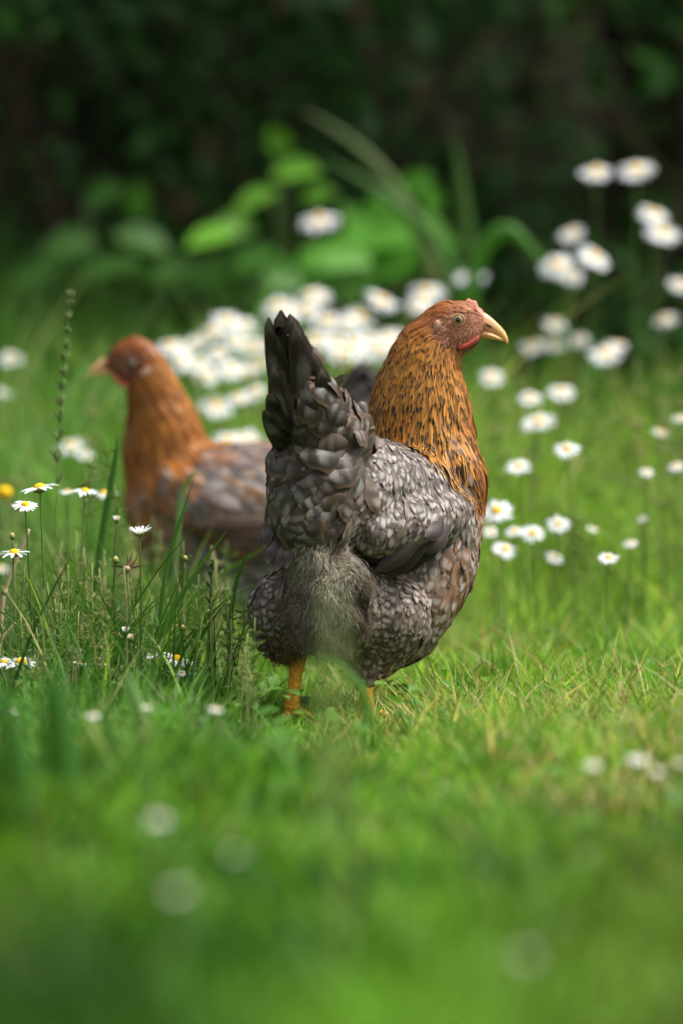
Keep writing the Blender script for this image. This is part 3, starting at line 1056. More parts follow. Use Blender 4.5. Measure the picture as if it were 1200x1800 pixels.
def hen_behind():
    root, body, bvh, sample, flow = build_hen(specB)
    s = PX(YB) * .82
    hx, hy = 155., 663.      # beak tip of this hen; mirrored, scaled, slightly nodding copy of the same face layout

    def m(x, y, Y):
        dx, dy = (891 - x) * .84, (y - 605) * .84
        ca, sa = math.cos(math.radians(9)), math.sin(math.radians(9))
        X, Yp = dx * ca - dy * sa, dx * sa + dy * ca
        Yw = YB - .02 + (Y - YH)
        return W(hx + X, hy + Yp, Yw)
    o_ = Vector((0, CAMY, CAMZ)); e_ = Vector(m(804, 562.5, YH))
    hit = bvh.ray_cast(o_, (e_ - o_).normalized())[0]
    face_parts(root, m, (hit.y if hit else YB - .045) - (YB - .02) + YH, s, -1)
    leg(root, None, W(400, 1085, YB - .03), W(400, 1150, YB - .03), 13, 10, (-1, -.1), PX(YB))
    leg(root, None, W(470, 1090, YB + .05), W(478, 1150, YB + .05), 13, 10, (-1, -.1), PX(YB))
    items, tn, pt = [], [], []
    for i, (x, y) in enumerate([(640, 636), (652, 640), (662, 650), (630, 650), (668, 668), (672, 690)]):
        items.append((W(600, 800, YB + .05), W(x, y, YB + .06 + .004 * i), 44 * PX(YB), np.array([-.006, 0, .004]), (.1, -1, 0)))
        tn.append(np.array([.03, .026, .028])); pt.append((.2, .2, .1))
    explicit_feathers('tail_feathers', root, items, tn, pt)
    items, tn, pt = [], [], []
    for i, (x, y) in enumerate([(560, 905), (556, 920), (545, 935), (528, 946), (508, 952), (484, 955)]):
        items.append((W(340 + i * 8, 925 + i * 3, YB - .085), W(x, y, YB - .06), 38 * PX(YB), np.array([0, -.02, -.006]), (0, -1, .2)))
        tn.append(np.array([.10, .055, .035]) * (1 if i % 2 else .5)); pt.append((.1, .1, .5))
    explicit_feathers('flight_feathers', root, items, tn, pt)
    return root


hen_focused()
hen_behind()


# ================================================================== the setting
def smoothst(x, a, b):
    t = np.clip((x - a) / (b - a), 0, 1)
    return t * t * (3 - 2 * t)


def vnoise(x, y, f, seed=0):
    """cheap smooth 2-D noise in 0..1"""
    r = np.random.default_rng(seed); out = 0
    for i in range(5):
        a = r.uniform(0, 6.28); fx = f * r.uniform(.6, 1.7)
        out = out + np.sin((x * math.cos(a) + y * math.sin(a)) * fx + r.uniform(0, 6.28))
    return np.clip(out / 5 * .9 + .5, 0, 1)


def gz(x, y):
    return (vnoise(x, y, 7, 3) - .5) * .008


# ground: one sheet out to the horizon
gx = np.concatenate([[-200, -60, -20, -8], np.linspace(-3, 3, 80), [8, 20, 60, 200]])
gy = np.concatenate([[-60, -20, -8], np.linspace(-4, 7.5, 120), [12, 30, 90, 300]])
GX, GY = np.meshgrid(gx, gy)
GZ = gz(GX, GY) - .002
V = np.stack([GX, GY, GZ], -1)
idx = np.arange(GX.size).reshape(GX.shape)
F = np.stack([idx[:-1, :-1], idx[:-1, 1:], idx[1:, 1:], idx[1:, :-1]], -1).reshape(-1, 4)
t_ = NT('soil_and_moss')
n1 = t_.noise(30, 6); n2 = t_.noise(3, 3)
c_ = t_.mix(t_.ss(n1.outputs['Fac'], .35, .65), (.045, .035, .018), (.05, .085, .02))
c_ = t_.mix(t_.m('MULTIPLY', t_.ss(n2.outputs['Fac'], .4, .7), .5), c_, (.07, .11, .025))
M['ground'] = t_.bsdf(c_, .9, .1, bump=(n1.outputs['Fac'], .8, .01))
tag(link('ground', np_mesh('ground', V.reshape(-1, 3), F, V.reshape(-1, 3)[:, :2]), None, M['ground']), kind='structure')


def blades(name, n, region, height, width, colf, bend=.35, rows=6, cols=3, lean=.35, k0=None, mat='grass', clumpy=.0):
    """grass over a wedge seen by the lens (with a generous margin): region = (Y0, Y1, px0, px1)"""
    Y0, Y1, p0, p1 = region
    k = (np.array([Y0, Y1]) - CAMY)
    d = np.sqrt(R_.uniform(k[0] ** 2, k[1] ** 2, n))      # even per area in the wedge
    y = d + CAMY
    px = R_.uniform(p0, p1, n)
    x = (px - 600) / FPX * d
    h, keep = height(x, y, px)
    w_ = R_.random(n) < keep
    x, y, px, h = x[w_], y[w_], px[w_], h[w_]
    n = len(x)
    h = h * R_.normal(1, .28, n).clip(.35, 1.9 if width < .005 else 1.35)
    az = R_.uniform(0, 2 * math.pi, n)
    ld = np.stack([np.cos(az), np.sin(az), np.zeros(n)], 1)
    le = np.abs(R_.normal(0, lean, n)).clip(0, 1.1 if width < .004 else .42)
    be = bend * R_.uniform(.2, 1.6, n)
    t = np.linspace(0, 1, rows)
    base = np.stack([x, y, gz(x, y) - .004], 1)
    hor = (le[:, None] * t + be[:, None] * t ** 2.2) * h[:, None]
    ver = (t - .28 * be[:, None] * t ** 3) * h[:, None]
    C = base[:, None] + ld[:, None] * hor[:, :, None] + np.array([0, 0, 1.])[None, None] * ver[:, :, None]
    tan = unit(np.gradient(C, axis=1))
    ra = R_.uniform(0, math.pi, n)
    s0 = np.stack([np.cos(ra), np.sin(ra), np.zeros(n)], 1)
    S = unit(s0[:, None] - tan * (tan * s0[:, None]).sum(-1, keepdims=True))
    Nn = np.cross(S, tan)
    w = width * R_.uniform(.6, 1.4, n) * (h / h.mean()) ** .3
    prof = (1 - t ** 2.2) * (.75 + .25 * np.sin(t * 3)) + .03
    a = Acc()
    a.ribbons(C, S, Nn, w[:, None] * .5 * prof[None], cols=cols, cup=.5, T=np.clip(colf(x, y, px, n), .003, .9))
    o = link(name, a.mesh(name), None, M[mat])
    return tag(o, kind='stuff')


def meadow_col(g1, g2, dry=.06, yel=.15, cool=0):
    def f(x, y, px, n):
        big = vnoise(x, y, 22, 5) * .6 + vnoise(x, y, 55, 6) * .5
        m = np.clip(big * 1.3 - .55 + R_.random(n) * .8, 0, 1)
        c = lerp3(g1, g2, m) * (.62 + .55 * np.clip(vnoise(x, y, 38, 7) * 1.6 - .3, 0, 1))[:, None]
        dr = R_.random(n)
        d = (dr < dry)[:, None]
        c = np.where(d, np.array([.60, .50, .26])[None], c)
        ye = ((dr > dry) & (dr < dry + yel))[:, None]
        c = np.where(ye, np.array([.27, .42, .07])[None], c)
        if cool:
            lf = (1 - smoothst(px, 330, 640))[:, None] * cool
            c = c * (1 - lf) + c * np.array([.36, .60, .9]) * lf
        return c * R_.normal(1, .22, n).clip(.5, 1.6)[:, None]
    return f


G_DARK, G_MID, G_BRI = (.015, .080, .007), (.072, .225, .015), (.26, .46, .055)

def fore_col(x, y, px, n):
    m = np.clip(vnoise(x, y, 16, 51) * 1.5 - .35 + R_.normal(0, .25, n), 0, 1)
    c = lerp3((.026, .115, .010), (.19, .39, .04), m)
    r = smoothst(px, 700, 1200)
    c = c * (1 - r[:, None] * .5) + np.array([.19, .26, .05])[None] * (r[:, None] * .5)
    c = np.where(((R_.random(n) < .05) & (y > -1.5))[:, None], np.array([.33, .30, .11])[None], c)
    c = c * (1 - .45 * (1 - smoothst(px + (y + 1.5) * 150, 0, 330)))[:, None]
    return c * R_.normal(1, .3, n).clip(.4, 1.9)[:, None]


# height of the lawn: short on the right, long on the left, rank at the back
def lawn_h(x, y, px):
    left = 1 - smoothst(px + 120 * (vnoise(x, y, 8, 11) - .5), 250, 520)
    h = .030 + .020 * vnoise(x, y, 12, 2) + .018 * np.clip(vnoise(x, y, 42, 77) * 2 - .8, 0, 1) + left * .012
    # open patch where the hen stands, so that its legs show
    d = np.hypot((x + .02) / .16, (y + .02) / .16)
    infront = np.exp(-((px - 560) / 190) ** 4 - ((y + .35) / .45) ** 4)
    h = h * (1 - .53 * infront)
    return h, .25 + .75 * np.clip(vnoise(x, y, 48, 78) * 1.8 - .3, 0, 1)

def fore_h(x, y, px):
    left = 1 - smoothst(px + 150 * (vnoise(x, y, 6, 12) - .5), 150, 620)
    h = .032 + .022 * vnoise(x, y, 9, 4) + left * .014
    h = h * (1 - .45 * smoothst(px, 850, 1250) * (1 - left))
    return h, np.ones_like(x)

def left_h(x, y, px):
    left = 1 - smoothst(px + 120 * (vnoise(x, y, 10, 21) - .5), 240, 430)
    left = left * (.12 + .88 * smoothst(y, -.12, .12))
    h = (.085 + .085 * vnoise(x, y, 7, 8)) * (1 - .3 * smoothst(px, 230, 400))
    return h, left * (.35 + .65 * vnoise(x, y, 14, 9))

def mid_h(x, y, px):
    f = smoothst(y, .9, 2.4)
    right = smoothst(px, 650, 800)
    h = .06 + f * .20 + .05 * vnoise(x, y, 5, 31)
    h = h * (1 - .15 * right)
    h = h * (.6 + .8 * vnoise(x, y, 24, 79))
    return h, .2 + .8 * np.clip(vnoise(x, y, 26, 80) * 1.8 - .4, 0, 1)

def back_h(x, y, px):
    h = .22 + .20 * vnoise(x, y, 3, 41) 
    h = h + .04 * smoothst(px, 850, 1100)
    return h, .3 + .7 * vnoise(x, y, 3.5, 17)

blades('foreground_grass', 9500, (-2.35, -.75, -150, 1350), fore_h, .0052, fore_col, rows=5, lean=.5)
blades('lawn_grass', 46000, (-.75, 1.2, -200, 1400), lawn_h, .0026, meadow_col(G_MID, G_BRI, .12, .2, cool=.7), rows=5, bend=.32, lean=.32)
blades('long_grass', 9500, (-.35, 1.6, -200, 560), left_h, .0027, meadow_col((.022, .085, .015), (.06, .17, .02), .05, .10), rows=7, lean=.22)
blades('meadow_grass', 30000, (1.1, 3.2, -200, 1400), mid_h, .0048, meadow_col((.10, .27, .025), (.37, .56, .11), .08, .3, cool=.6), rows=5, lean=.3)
blades('rank_grass', 13800, (2.35, 4.7, -200, 1400), back_h, .0058, meadow_col(G_DARK, G_MID, .03, .12), rows=6, lean=.22)


# ------------------------------------------------------------------ leaves
def leaf_arrays(P, D, N, L, w, rows=5, droop=.25, fold=.25):
    n = len(P)
    t = np.linspace(0, 1, rows)
    D = unit(D); N = unit(N - D * (N * D).sum(1)[:, None])
    C = P[:, None] + D[:, None] * (L[:, None] * t)[:, :, None] - N[:, None] * (L[:, None] * droop * t ** 2)[:, :, None]
    tan = unit(np.gradient(C, axis=1))
    S = unit(np.cross(tan, np.repeat(N[:, None], rows, 1)))
    NN = np.cross(S, tan)
    prof = np.sin(np.pi * np.clip(t, 0, 1) ** .8) ** .8 + .02
    return C, S, NN, w[:, None] * .5 * prof[None]


def leaf_cloud(acc, n, box, size, colf, dens=None, aspect=.55, up=.5):
    (x0, x1), (y0, y1), (z0, z1) = box
    P = np.stack([R_.uniform(x0, x1, n), R_.uniform(y0, y1, n), R_.uniform(z0, z1, n)], 1)
    if dens is not None:
        P = P[R_.random(n) < dens(P)]
    n = len(P)
    D = unit(R_.normal(0, 1, (n, 3)) + np.array([0, -.5, -.3]))
    N = unit(R_.normal(0, .6, (n, 3)) + np.array([0, -.35, up]))
    L = size * R_.uniform(.55, 1.35, n)
    C, S, NN, hw = leaf_arrays(P, D, N, L, L * aspect * R_.uniform(.7, 1.2, n), rows=4)
    acc.ribbons(C, S, -NN, hw, cols=3, cup=.25, T=colf(P, n))
    return P


def clump(P, f, seed):
    r = np.random.default_rng(seed); o = 0
    for i in range(6):
        k = r.normal(0, f, 3); o = o + np.sin(P @ k + r.uniform(0, 6.28))
    return np.clip(o / 6 * 1.1 + .5, 0, 1)


# earth bank under the added boughs, rising behind the hedge
bx_ = np.linspace(-14, 14, 60); by_ = np.linspace(0, 1, 24)
BX, BT = np.meshgrid(bx_, by_)
BY = 6.3 + BT * 7 + .25 * np.sin(BX * 2.1); BZ = -.05 + 5.2 * smoothst(BT, 0, .75) + .12 * np.sin(BX * 5 + BT * 9) * BT
idx = np.arange(BX.size).reshape(BX.shape)
F = np.stack([idx[:-1, :-1], idx[:-1, 1:], idx[1:, 1:], idx[1:, :-1]], -1).reshape(-1, 4)
t_ = NT('bank_soil'); n1 = t_.noise(4, 6)
M['bank'] = t_.bsdf(t_.mix(t_.ss(n1.outputs['Fac'], .35, .65), (.018, .014, .009), (.014, .024, .009)), .95, .05, bump=(n1.outputs['Fac'], 1, .08))
tag(link('earth_bank', np_mesh('earth_bank', np.stack([BX, BY, BZ], -1), F, np.stack([BX, BY], -1).reshape(-1, 2)), None, M['bank']), kind='structure')

# hedge at the back
hedge = empty('hedge', (0, 5.6, 0), 'dark leafy hedge filling the shaded background behind the flowers', 'hedge')
a = Acc()
def hd(P):
    return np.clip((clump(P, 6, 1) - .30) * 2.6, .05, 1)
def hc(P, n):
    f = clump(P, 5, 2)
    c = lerp3((.014, .050, .014), (.085, .26, .045), np.clip(f * 2.2 - .75, 0, 1))
    br = (R_.random(n) < .04)[:, None]
    c = np.where(br, np.array([.10, .055, .03])[None], c)
    return c * R_.normal(1, .35, n).clip(.4, 1.9)[:, None]
leaf_cloud(a, 46000, ((-2.3, 2.3), (5.0, 6.9), (.05, 2.6)), .075, hc, hd)
link('foliage', a.mesh('hedge_foliage'), hedge, M['hedge_leaf'])
a = Acc()
for i in range(46):
    x = random.uniform(-2, 2); y = random.uniform(5.2, 6.2)
    p = [np.array([x, y, 0])]
    d = np.array([random.uniform(-.25, .25), random.uniform(-.15, .1), 1.])
    L = random.uniform(1.2, 2.3)
    for k in range(1, 8):
        d = d + R_.normal(0, .16, 3) * np.array([1, 1, .3])
        p.append(p[-1] + unit(d) * L / 7)
    r = random.uniform(.008, .028)
    a.tube(p, np.linspace(r, r * .3, 8), None, 7)
    for j in range(5):
        b = p[random.randint(2, 6)]
        dd = unit(R_.normal(0, 1, 3) + np.array([0, -.3, .3]))
        q = [b + dd * s_ * .4 + np.array([0, 0, -.1 * s_ ** 2]) for s_ in np.linspace(0, 1, 4)]
        a.tube(q, np.linspace(r * .4, r * .15, 4), None, 5)
link('branches', a.mesh('hedge_branches'), hedge, M['bark'])

# added trunk and boughs, unseen, put in to block sky light over the hedge
shade_tree = empty('shade_tree', (.9, 7.1, 0), 'added unseen trunk and boughs shading the hedge from above', 'shade_tree')
a = Acc()
tp = np.array([[.9, 7.1, 0], [.92, 7.1, 1.0], [.86, 7.05, 2.2], [.9, 6.9, 3.2], [.8, 6.6, 4.0]])
a.tube(tp, [.26, .19, .17, .13, .07], None, 16)
for i in range(12):
    s0 = tp[2] + (tp[4] - tp[2]) * random.uniform(.0, .9)
    az = random.uniform(0, 6.28); e = np.array([math.cos(az) * 2.0, -abs(math.sin(az)) * 3.6, random.uniform(-.2, .9)])
    q = [s0 + e * u_ + np.array([0, 0, .5 * math.sin(u_ * 3)]) for u_ in np.linspace(0, 1, 6)]
    a.tube(q, np.linspace(.06, .012, 6), None, 7)
link('trunk', a.mesh('trunk'), shade_tree, M['bark'])
a = Acc()
def tc(P, n):
    return lerp3((.03, .06, .015), (.06, .12, .02), clump(P, 3, 4)) * R_.normal(1, .25, n).clip(.5, 1.6)[:, None]
def td_(P):
    e = ((P[:, 0] - .2) / 3.1) ** 2 + ((P[:, 1] - 6.3) / 2.2) ** 2 + ((P[:, 2] - 3.3) / 1.15) ** 2
    return (e < 1) * np.clip((clump(P, 2.2, 6) - .15) * 2.4, .15, 1)
leaf_cloud(a, 26000, ((-2.9, 3.3), (3.0, 8.2), (2.15, 4.4)), .13, tc, td_, up=.9)
link('shade_crown', a.mesh('shade_crown'), shade_tree, M['hedge_leaf'])


# ------------------------------------------------------------------ broad-leaved plants in front of the hedge
def weed(name, label, cat, root_px, Y, leaves, col, stems_at=None, group=None):
    g = ground_pt(root_px, Y)
    o = empty(name, g, label, cat, group)
    st = Acc()
    for (px, py, dy, size, ang) in leaves:
        p = W(px, py, Y + dy); L = size * PX(Y)
        dirv = np.array([math.cos(math.radians(ang)), -.35 + R_.normal(0, .15), math.sin(math.radians(ang))])
        c0 = p - unit(dirv) * L * .5
        C, S, NN, hw = leaf_arrays(c0[None], dirv[None], (np.array([0, -.75, .65]) + R_.normal(0, .2, 3))[None], np.array([L]), np.array([L * .72]), rows=9, droop=.18)
        a = Acc(); a.ribbons(C, S, -NN, hw, cols=5, cup=.22, T=np.array([np.array(col) * random.uniform(.75, 1.25)]))
        link('leaf', a.mesh('leaf'), o, M['leaf'])
        t = np.linspace(0, 1, 7)[:, None]
        mid = (g + c0) / 2 + np.array([R_.normal(0, .02), 0, .06])
        path = (1 - t) ** 2 * g + 2 * t * (1 - t) * mid + t ** 2 * c0
        st.tube(path, np.linspace(.0032, .0016, 7), None, 6)
    link('stem', st.mesh('stem'), o, M['stem'])
    return o


weed('leafy_weed', 'bright green broad leaves catching light at the centre of the dark hedge', 'plant', 520, 4.1,
     [(520, 298, 0, 92, 10), (450, 348, -.05, 84, 200), (490, 250, .1, 60, 120), (372, 415, -.1, 96, 190), (420, 392, 0, 70, 160), (560, 340, .1, 60, 20)],
     (.13, .34, .03))  # sunlit look put into a brighter leaf tint
weed('leafy_weed', 'clump of bright mid green leaves right of the lone high daisy', 'plant', 690, 4.0,
     [(722, 325, 0, 84, 40), (700, 400, -.1, 120, 10), (640, 415, 0, 110, 190), (745, 395, .1, 90, -10), (600, 450, -.15, 110, 170), (680, 455, .0, 120, 30), (560, 455, .05, 90, 200), (730, 450, .1, 90, 60), (690, 350, .05, 70, 150), (660, 370, .1, 76, 60), (760, 350, .0, 60, 100), (620, 385, .1, 70, 120), (770, 430, .05, 80, 20)],
     (.095, .30, .03))  # raised tint stands for sun on this clump
weed('leafy_weed', 'dim green leaves low in front of the hedge at left', 'plant', 220, 4.2,
     [(180, 340, 0, 80, 30), (250, 420, 0, 100, 160), (190, 470, -.1, 120, 20), (290, 470, 0, 100, 10), (120, 430, .1, 100, 190), (60, 480, 0, 100, 20), (240, 350, .1, 70, 80), (340, 480, 0, 100, 30)],
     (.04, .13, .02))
weed('leafy_weed', 'dim green leaves between the bright leaves and the flower bank', 'plant', 450, 3.7,
     [(440, 455, 0, 100, 30), (500, 480, 0, 90, 160), (395, 490, 0, 90, 100), (545, 500, 0, 80, 20), (470, 520, 0, 90, 200), (620, 500, 0, 90, 20)],
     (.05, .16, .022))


# ------------------------------------------------------------------ single tall blades and stalks
def stalk(name, label, cat, pts, Y, w_px, col, flat=True, group=None, mat=None, dy=None):
    """pts in photo pixels from the ground up"""
    P = np.array([W(x, y, Y + (0 if dy is None else dy * i)) for i, (x, y) in enumerate(pts)])
    t = np.linspace(0, len(P) - 1, 22)
    # Catmull-Rom
    def cr(t_):
        i = int(min(t_, len(P) - 1.001)); f = t_ - i
        p0, p1, p2, p3 = P[max(i - 1, 0)], P[i], P[min(i + 1, len(P) - 1)], P[min(i + 2, len(P) - 1)]
        return .5 * ((2 * p1) + (p2 - p0) * f + (2 * p0 - 5 * p1 + 4 * p2 - p3) * f * f + (3 * p1 - p0 - 3 * p2 + p3) * f ** 3)
    C = np.array([cr(x) for x in t])
    tt = np.linspace(0, 1, len(C))
    a = Acc()
    if flat:
        tan = unit(np.gradient(C, axis=0)); S = unit(np.cross(tan, np.tile([.25, -1, .1], (len(C), 1)))); NN = np.cross(S, tan)
        hw = w_px * PX(Y) * .5 * ((1 - tt ** 3) * (.7 + .3 * np.sin(tt * 3)) + .03)
        a.ribbons(C[None], S[None], NN[None], hw[None], cols=5, cup=.5, T=np.array([col]))
    else:
        a.tube(C, w_px * PX(Y) * .5 * (1 - .5 * tt), None, 8, T=col)
    o = link(name, a.mesh(name), None, mat or M['grass'])
    tag(o, label, cat, group)
    return o, C


stalk('grass_blade', 'broad green grass blade arching over beside the tall right daisies', 'grass blade', [(800, 640), (838, 470), (868, 415), (900, 405), (935, 440), (985, 500)], 2.6, 32, (.07, .22, .03))
stalk('grass_blade', 'upright blurred blade rising between the leafy clump and arching blade', 'grass blade', [(835, 900), (828, 600), (822, 430), (806, 300), (797, 235)], 3.3, 34, (.055, .13, .025))
stalk('grass_blade', 'green blade slanting across the bright leafy clump', 'grass blade', [(860, 800), (820, 560), (770, 430), (680, 345), (565, 275)], 3.4, 30, (.07, .20, .03))
stalk('grass_blade', 'pale blurred stalk slanting above the leafy clump', 'grass blade', [(820, 800), (770, 500), (700, 340), (620, 250), (528, 190)], 3.8, 26, (.15, .20, .07))
stalk('grass_blade', 'thin sharp blade standing before the rear hen wing, tip highest', 'grass blade', [(275, 1180), (290, 1020), (310, 940), (343, 838)], .10, 9, (.07, .19, .03))
stalk('grass_blade', 'sharp blade slanting right below the rear hen wing', 'grass blade', [(250, 1180), (300, 1080), (350, 1000), (400, 932)], .05, 10, (.08, .21, .035))
stalk('grass_blade', 'short dark blade upright against the sharp hen rump', 'grass blade', [(405, 1150), (408, 1070), (420, 1010), (436, 972)], -.05, 9, (.05, .15, .025))
stalk('grass_blade', 'wide dark blade left of the rear hen breast', 'grass blade', [(160, 1100), (178, 960), (195, 860), (205, 800), (206, 765)], .35, 13, (.05, .15, .03))
stalk('grass_blade', 'pale curved blade bending in front of the rear hen breast', 'grass blade', [(300, 1120), (312, 960), (318, 880), (335, 838), (352, 832)], .55, 12, (.16, .26, .10))
stalk('grass_blade', 'curved foreground blade arching below the fluff beside the orange leg', 'grass blade', [(690, 1420), (652, 1250), (620, 1190), (580, 1160), (535, 1165)], -.75, 13, (.12, .28, .04))
stalk('grass_blade', 'fresh green blade beside the blurred arch under the right leg', 'grass blade', [(640, 1330), (640, 1270), (640, 1190)], -.5, 11, (.10, .26, .04))
stalk('dry_stem', 'pale straw stem leaning at the left edge behind the daisies', 'dry stem', [(-6, 1180), (2, 1090), (12, 1030), (52, 930)], .05, 11, (.5, .4, .2), False, mat=M['straw'])
stalk('dry_stem', 'short pinkish dry stem low at the left edge', 'dry stem', [(-30, 1160), (-2, 1130), (28, 1095)], -.05, 11, (.5, .3, .2), False, mat=M['straw'])
stalk('dry_stem', 'dry straw stem lying among the low daisies beside the hen', 'dry stem', [(262, 1170), (285, 1130), (312, 1098)], .02, 6, (.5, .3, .2), False, mat=M['straw'])


# ------------------------------------------------------------------ seeding grasses
def spikelets(acc, C, n, spread, size, col, lo=.3, rise=(.5, 1.3)):
    """branchlets with small scales along the upper part of the stem C"""
    m_ = len(C)
    P, D, LL = [], [], []
    for i in range(n):
        f = lo + (1 - lo) * i / n
        c = C[min(int(f * (m_ - 1)), m_ - 1)]
        az = i * 2.4 + random.uniform(-.5, .5)
        L = spread * (1 - .75 * (f - lo) / (1 - lo)) * random.uniform(.6, 1.2)
        d = np.array([math.cos(az) * .8, math.sin(az) * .8, random.uniform(*rise)])
        e = c + unit(d) * L
        acc.tube([c, (c + e) / 2 + np.array([0, 0, -.04 * L]), e], [size * .12] * 3, None, 4, T=col)
        for j in range(5):
            q = c + (e - c) * (.35 + .16 * j)
            dd = unit(d + R_.normal(0, .5, 3))
            ax = np.array([unit(np.cross(dd, [0, 1, .2])), [0, 0, 0], [0, 0, 0]]); ax[2] = dd; ax[1] = np.cross(dd, ax[0])
            acc.ball(q + dd * size * .5, (size * .22, size * .2, size * .55), 5, 4, T=np.array(col) * random.uniform(.7, 1.3), axes=ax)


def seed_stalk(label, pts, Y, spread_px, size_px, n, col, lo):
    o, C = stalk('seeding_grass', label, 'grass stalk', pts, Y, 3.2, col, False, mat=M['grass'])
    a = Acc(); s = PX(Y)
    spikelets(a, C, n, spread_px * s, size_px * s, col, lo, (1.2, 2.6))
    p = link('seed_head', a.mesh('seed_head'), o, M['grass'])
    return o


seed_stalk('tall thin grass stalk with a narrow seed head, left of the rear hen', [(95, 1130), (98, 960), (104, 760), (116, 620), (125, 508)], .30, 20, 9, 44, (.24, .32, .13), .42)
seed_stalk('seeding grass with a dark spike rising at the right of the orange leg hen rump', [(366, 1150), (368, 1080), (372, 1020), (376, 985)], -.02, 12, 7, 12, (.08, .16, .05), .4)

# fine panicles among the long grass: nobody could count them
a = Acc()
def panicle(px, py, Y, hpx, spread, size, col, n=14):
    tip = W(px, py, Y); g = W(px + random.uniform(-30, 30), py + hpx, Y)
    t = np.linspace(0, 1, 10)[:, None]
    C = g + (tip - g) * t + np.array([.006, 0, 0]) * np.sin(t * 3) * random.uniform(-1, 1)
    a.tube(C, .0007, None, 4, T=col)
    spikelets(a, C, n, spread * PX(Y), size * PX(Y), col, .6, (.0, .8))
for i in range(120):
    px = random.uniform(-20, 440); Y = random.uniform(-.3, .7)
    if px > 420: Y = random.uniform(-.35, -.1)
    gy_ = 760 + 510 / ((Y - CAMY) / 3.75)
    hp = random.uniform(120, 300) if px < 400 else random.uniform(90, 200)
    panicle(px, gy_ - hp, Y, hp, random.uniform(26, 48), random.uniform(3.5, 6.5), random.choice([(.30, .38, .13), (.20, .30, .08), (.42, .42, .2)]), 10)
for (px, py, Y) in [(165, 800, .3), (150, 830, .35), (185, 770, .4), (200, 850, .3), (448, 1085, -.2), (410, 1040, -.1), (430, 1050, -.1), (395, 1060, -.1), (350, 1010, .1)]:
    panicle(px, py, Y, 230, 26, 6, (.20, .28, .08), 16)
tag(link('seeding_grass', a.mesh('seeding_grass_mass'), None, M['grass']), kind='stuff')

# low broad leaves (clover, plantain, dandelion) through the lawn
a = Acc(); n = 2200
d_ = np.sqrt(R_.uniform(2.4 ** 2, 6.2 ** 2, n)); px_ = R_.uniform(-200, 1400, n)
x_ = (px_ - 600) / FPX * d_; y_ = d_ + CAMY
zz = R_.uniform(.008, .05, n)
P_ = np.stack([x_, y_, zz], 1); az_ = R_.uniform(0, 6.28, n)
D_ = np.stack([np.cos(az_), np.sin(az_), R_.uniform(.1, .9, n)], 1)
N_ = np.stack([R_.normal(0, .3, n), R_.normal(-.2, .3, n), np.ones(n)], 1)
L_ = R_.uniform(.008, .024, n)
C, S, NN, hw = leaf_arrays(P_, D_, N_, L_, L_ * R_.uniform(.35, .8, n), rows=5)
a.ribbons(C, S, -NN, hw, cols=3, cup=.25, T=lerp3((.06, .18, .025), (.14, .28, .04), R_.random(n)))
tag(link('ground_cover', a.mesh('ground_cover'), None, M['leaf']), kind='stuff')


def rosette(label, px, Y, n, L, col, up=1.0):
    g = ground_pt(px, Y)
    o = empty('low_plant', g, label, 'plant')
    for i in range(n):
        az = i * 2.4 + random.uniform(-.3, .3)
        d = np.array([[math.cos(az), math.sin(az), up * random.uniform(.6, 1.4)]])
        C, S, NN, hw = leaf_arrays(g[None] + d * .004, d, np.array([[-math.cos(az) * .6, -math.sin(az) * .6, 1.]]), np.array([L * random.uniform(.7, 1.1)]), np.array([L * .34]), rows=13, droop=.2)
        hw = hw * (1 + .35 * np.where(np.arange(13) % 2 == 0, 1, -1))[None]      # toothed edge
        a = Acc(); a.ribbons(C, S, -NN, hw, cols=3, cup=.3, T=np.array([np.array(col) * random.uniform(.8, 1.2)]))
        link('leaf', a.mesh('leaf'), o, M['leaf'])
    return o


rosette('toothed green leaves standing up in the lawn at the right edge', 1145, .05, 7, .065, (.09, .25, .035), 1.6)
rosette('toothed leaf rosette right of the hen belly', 858, -.02, 7, .060, (.08, .24, .035), 1.2)
rosette('pale toothed rosette near the right foot of the hen', 760, .12, 6, .045, (.09, .24, .04), 1.0)


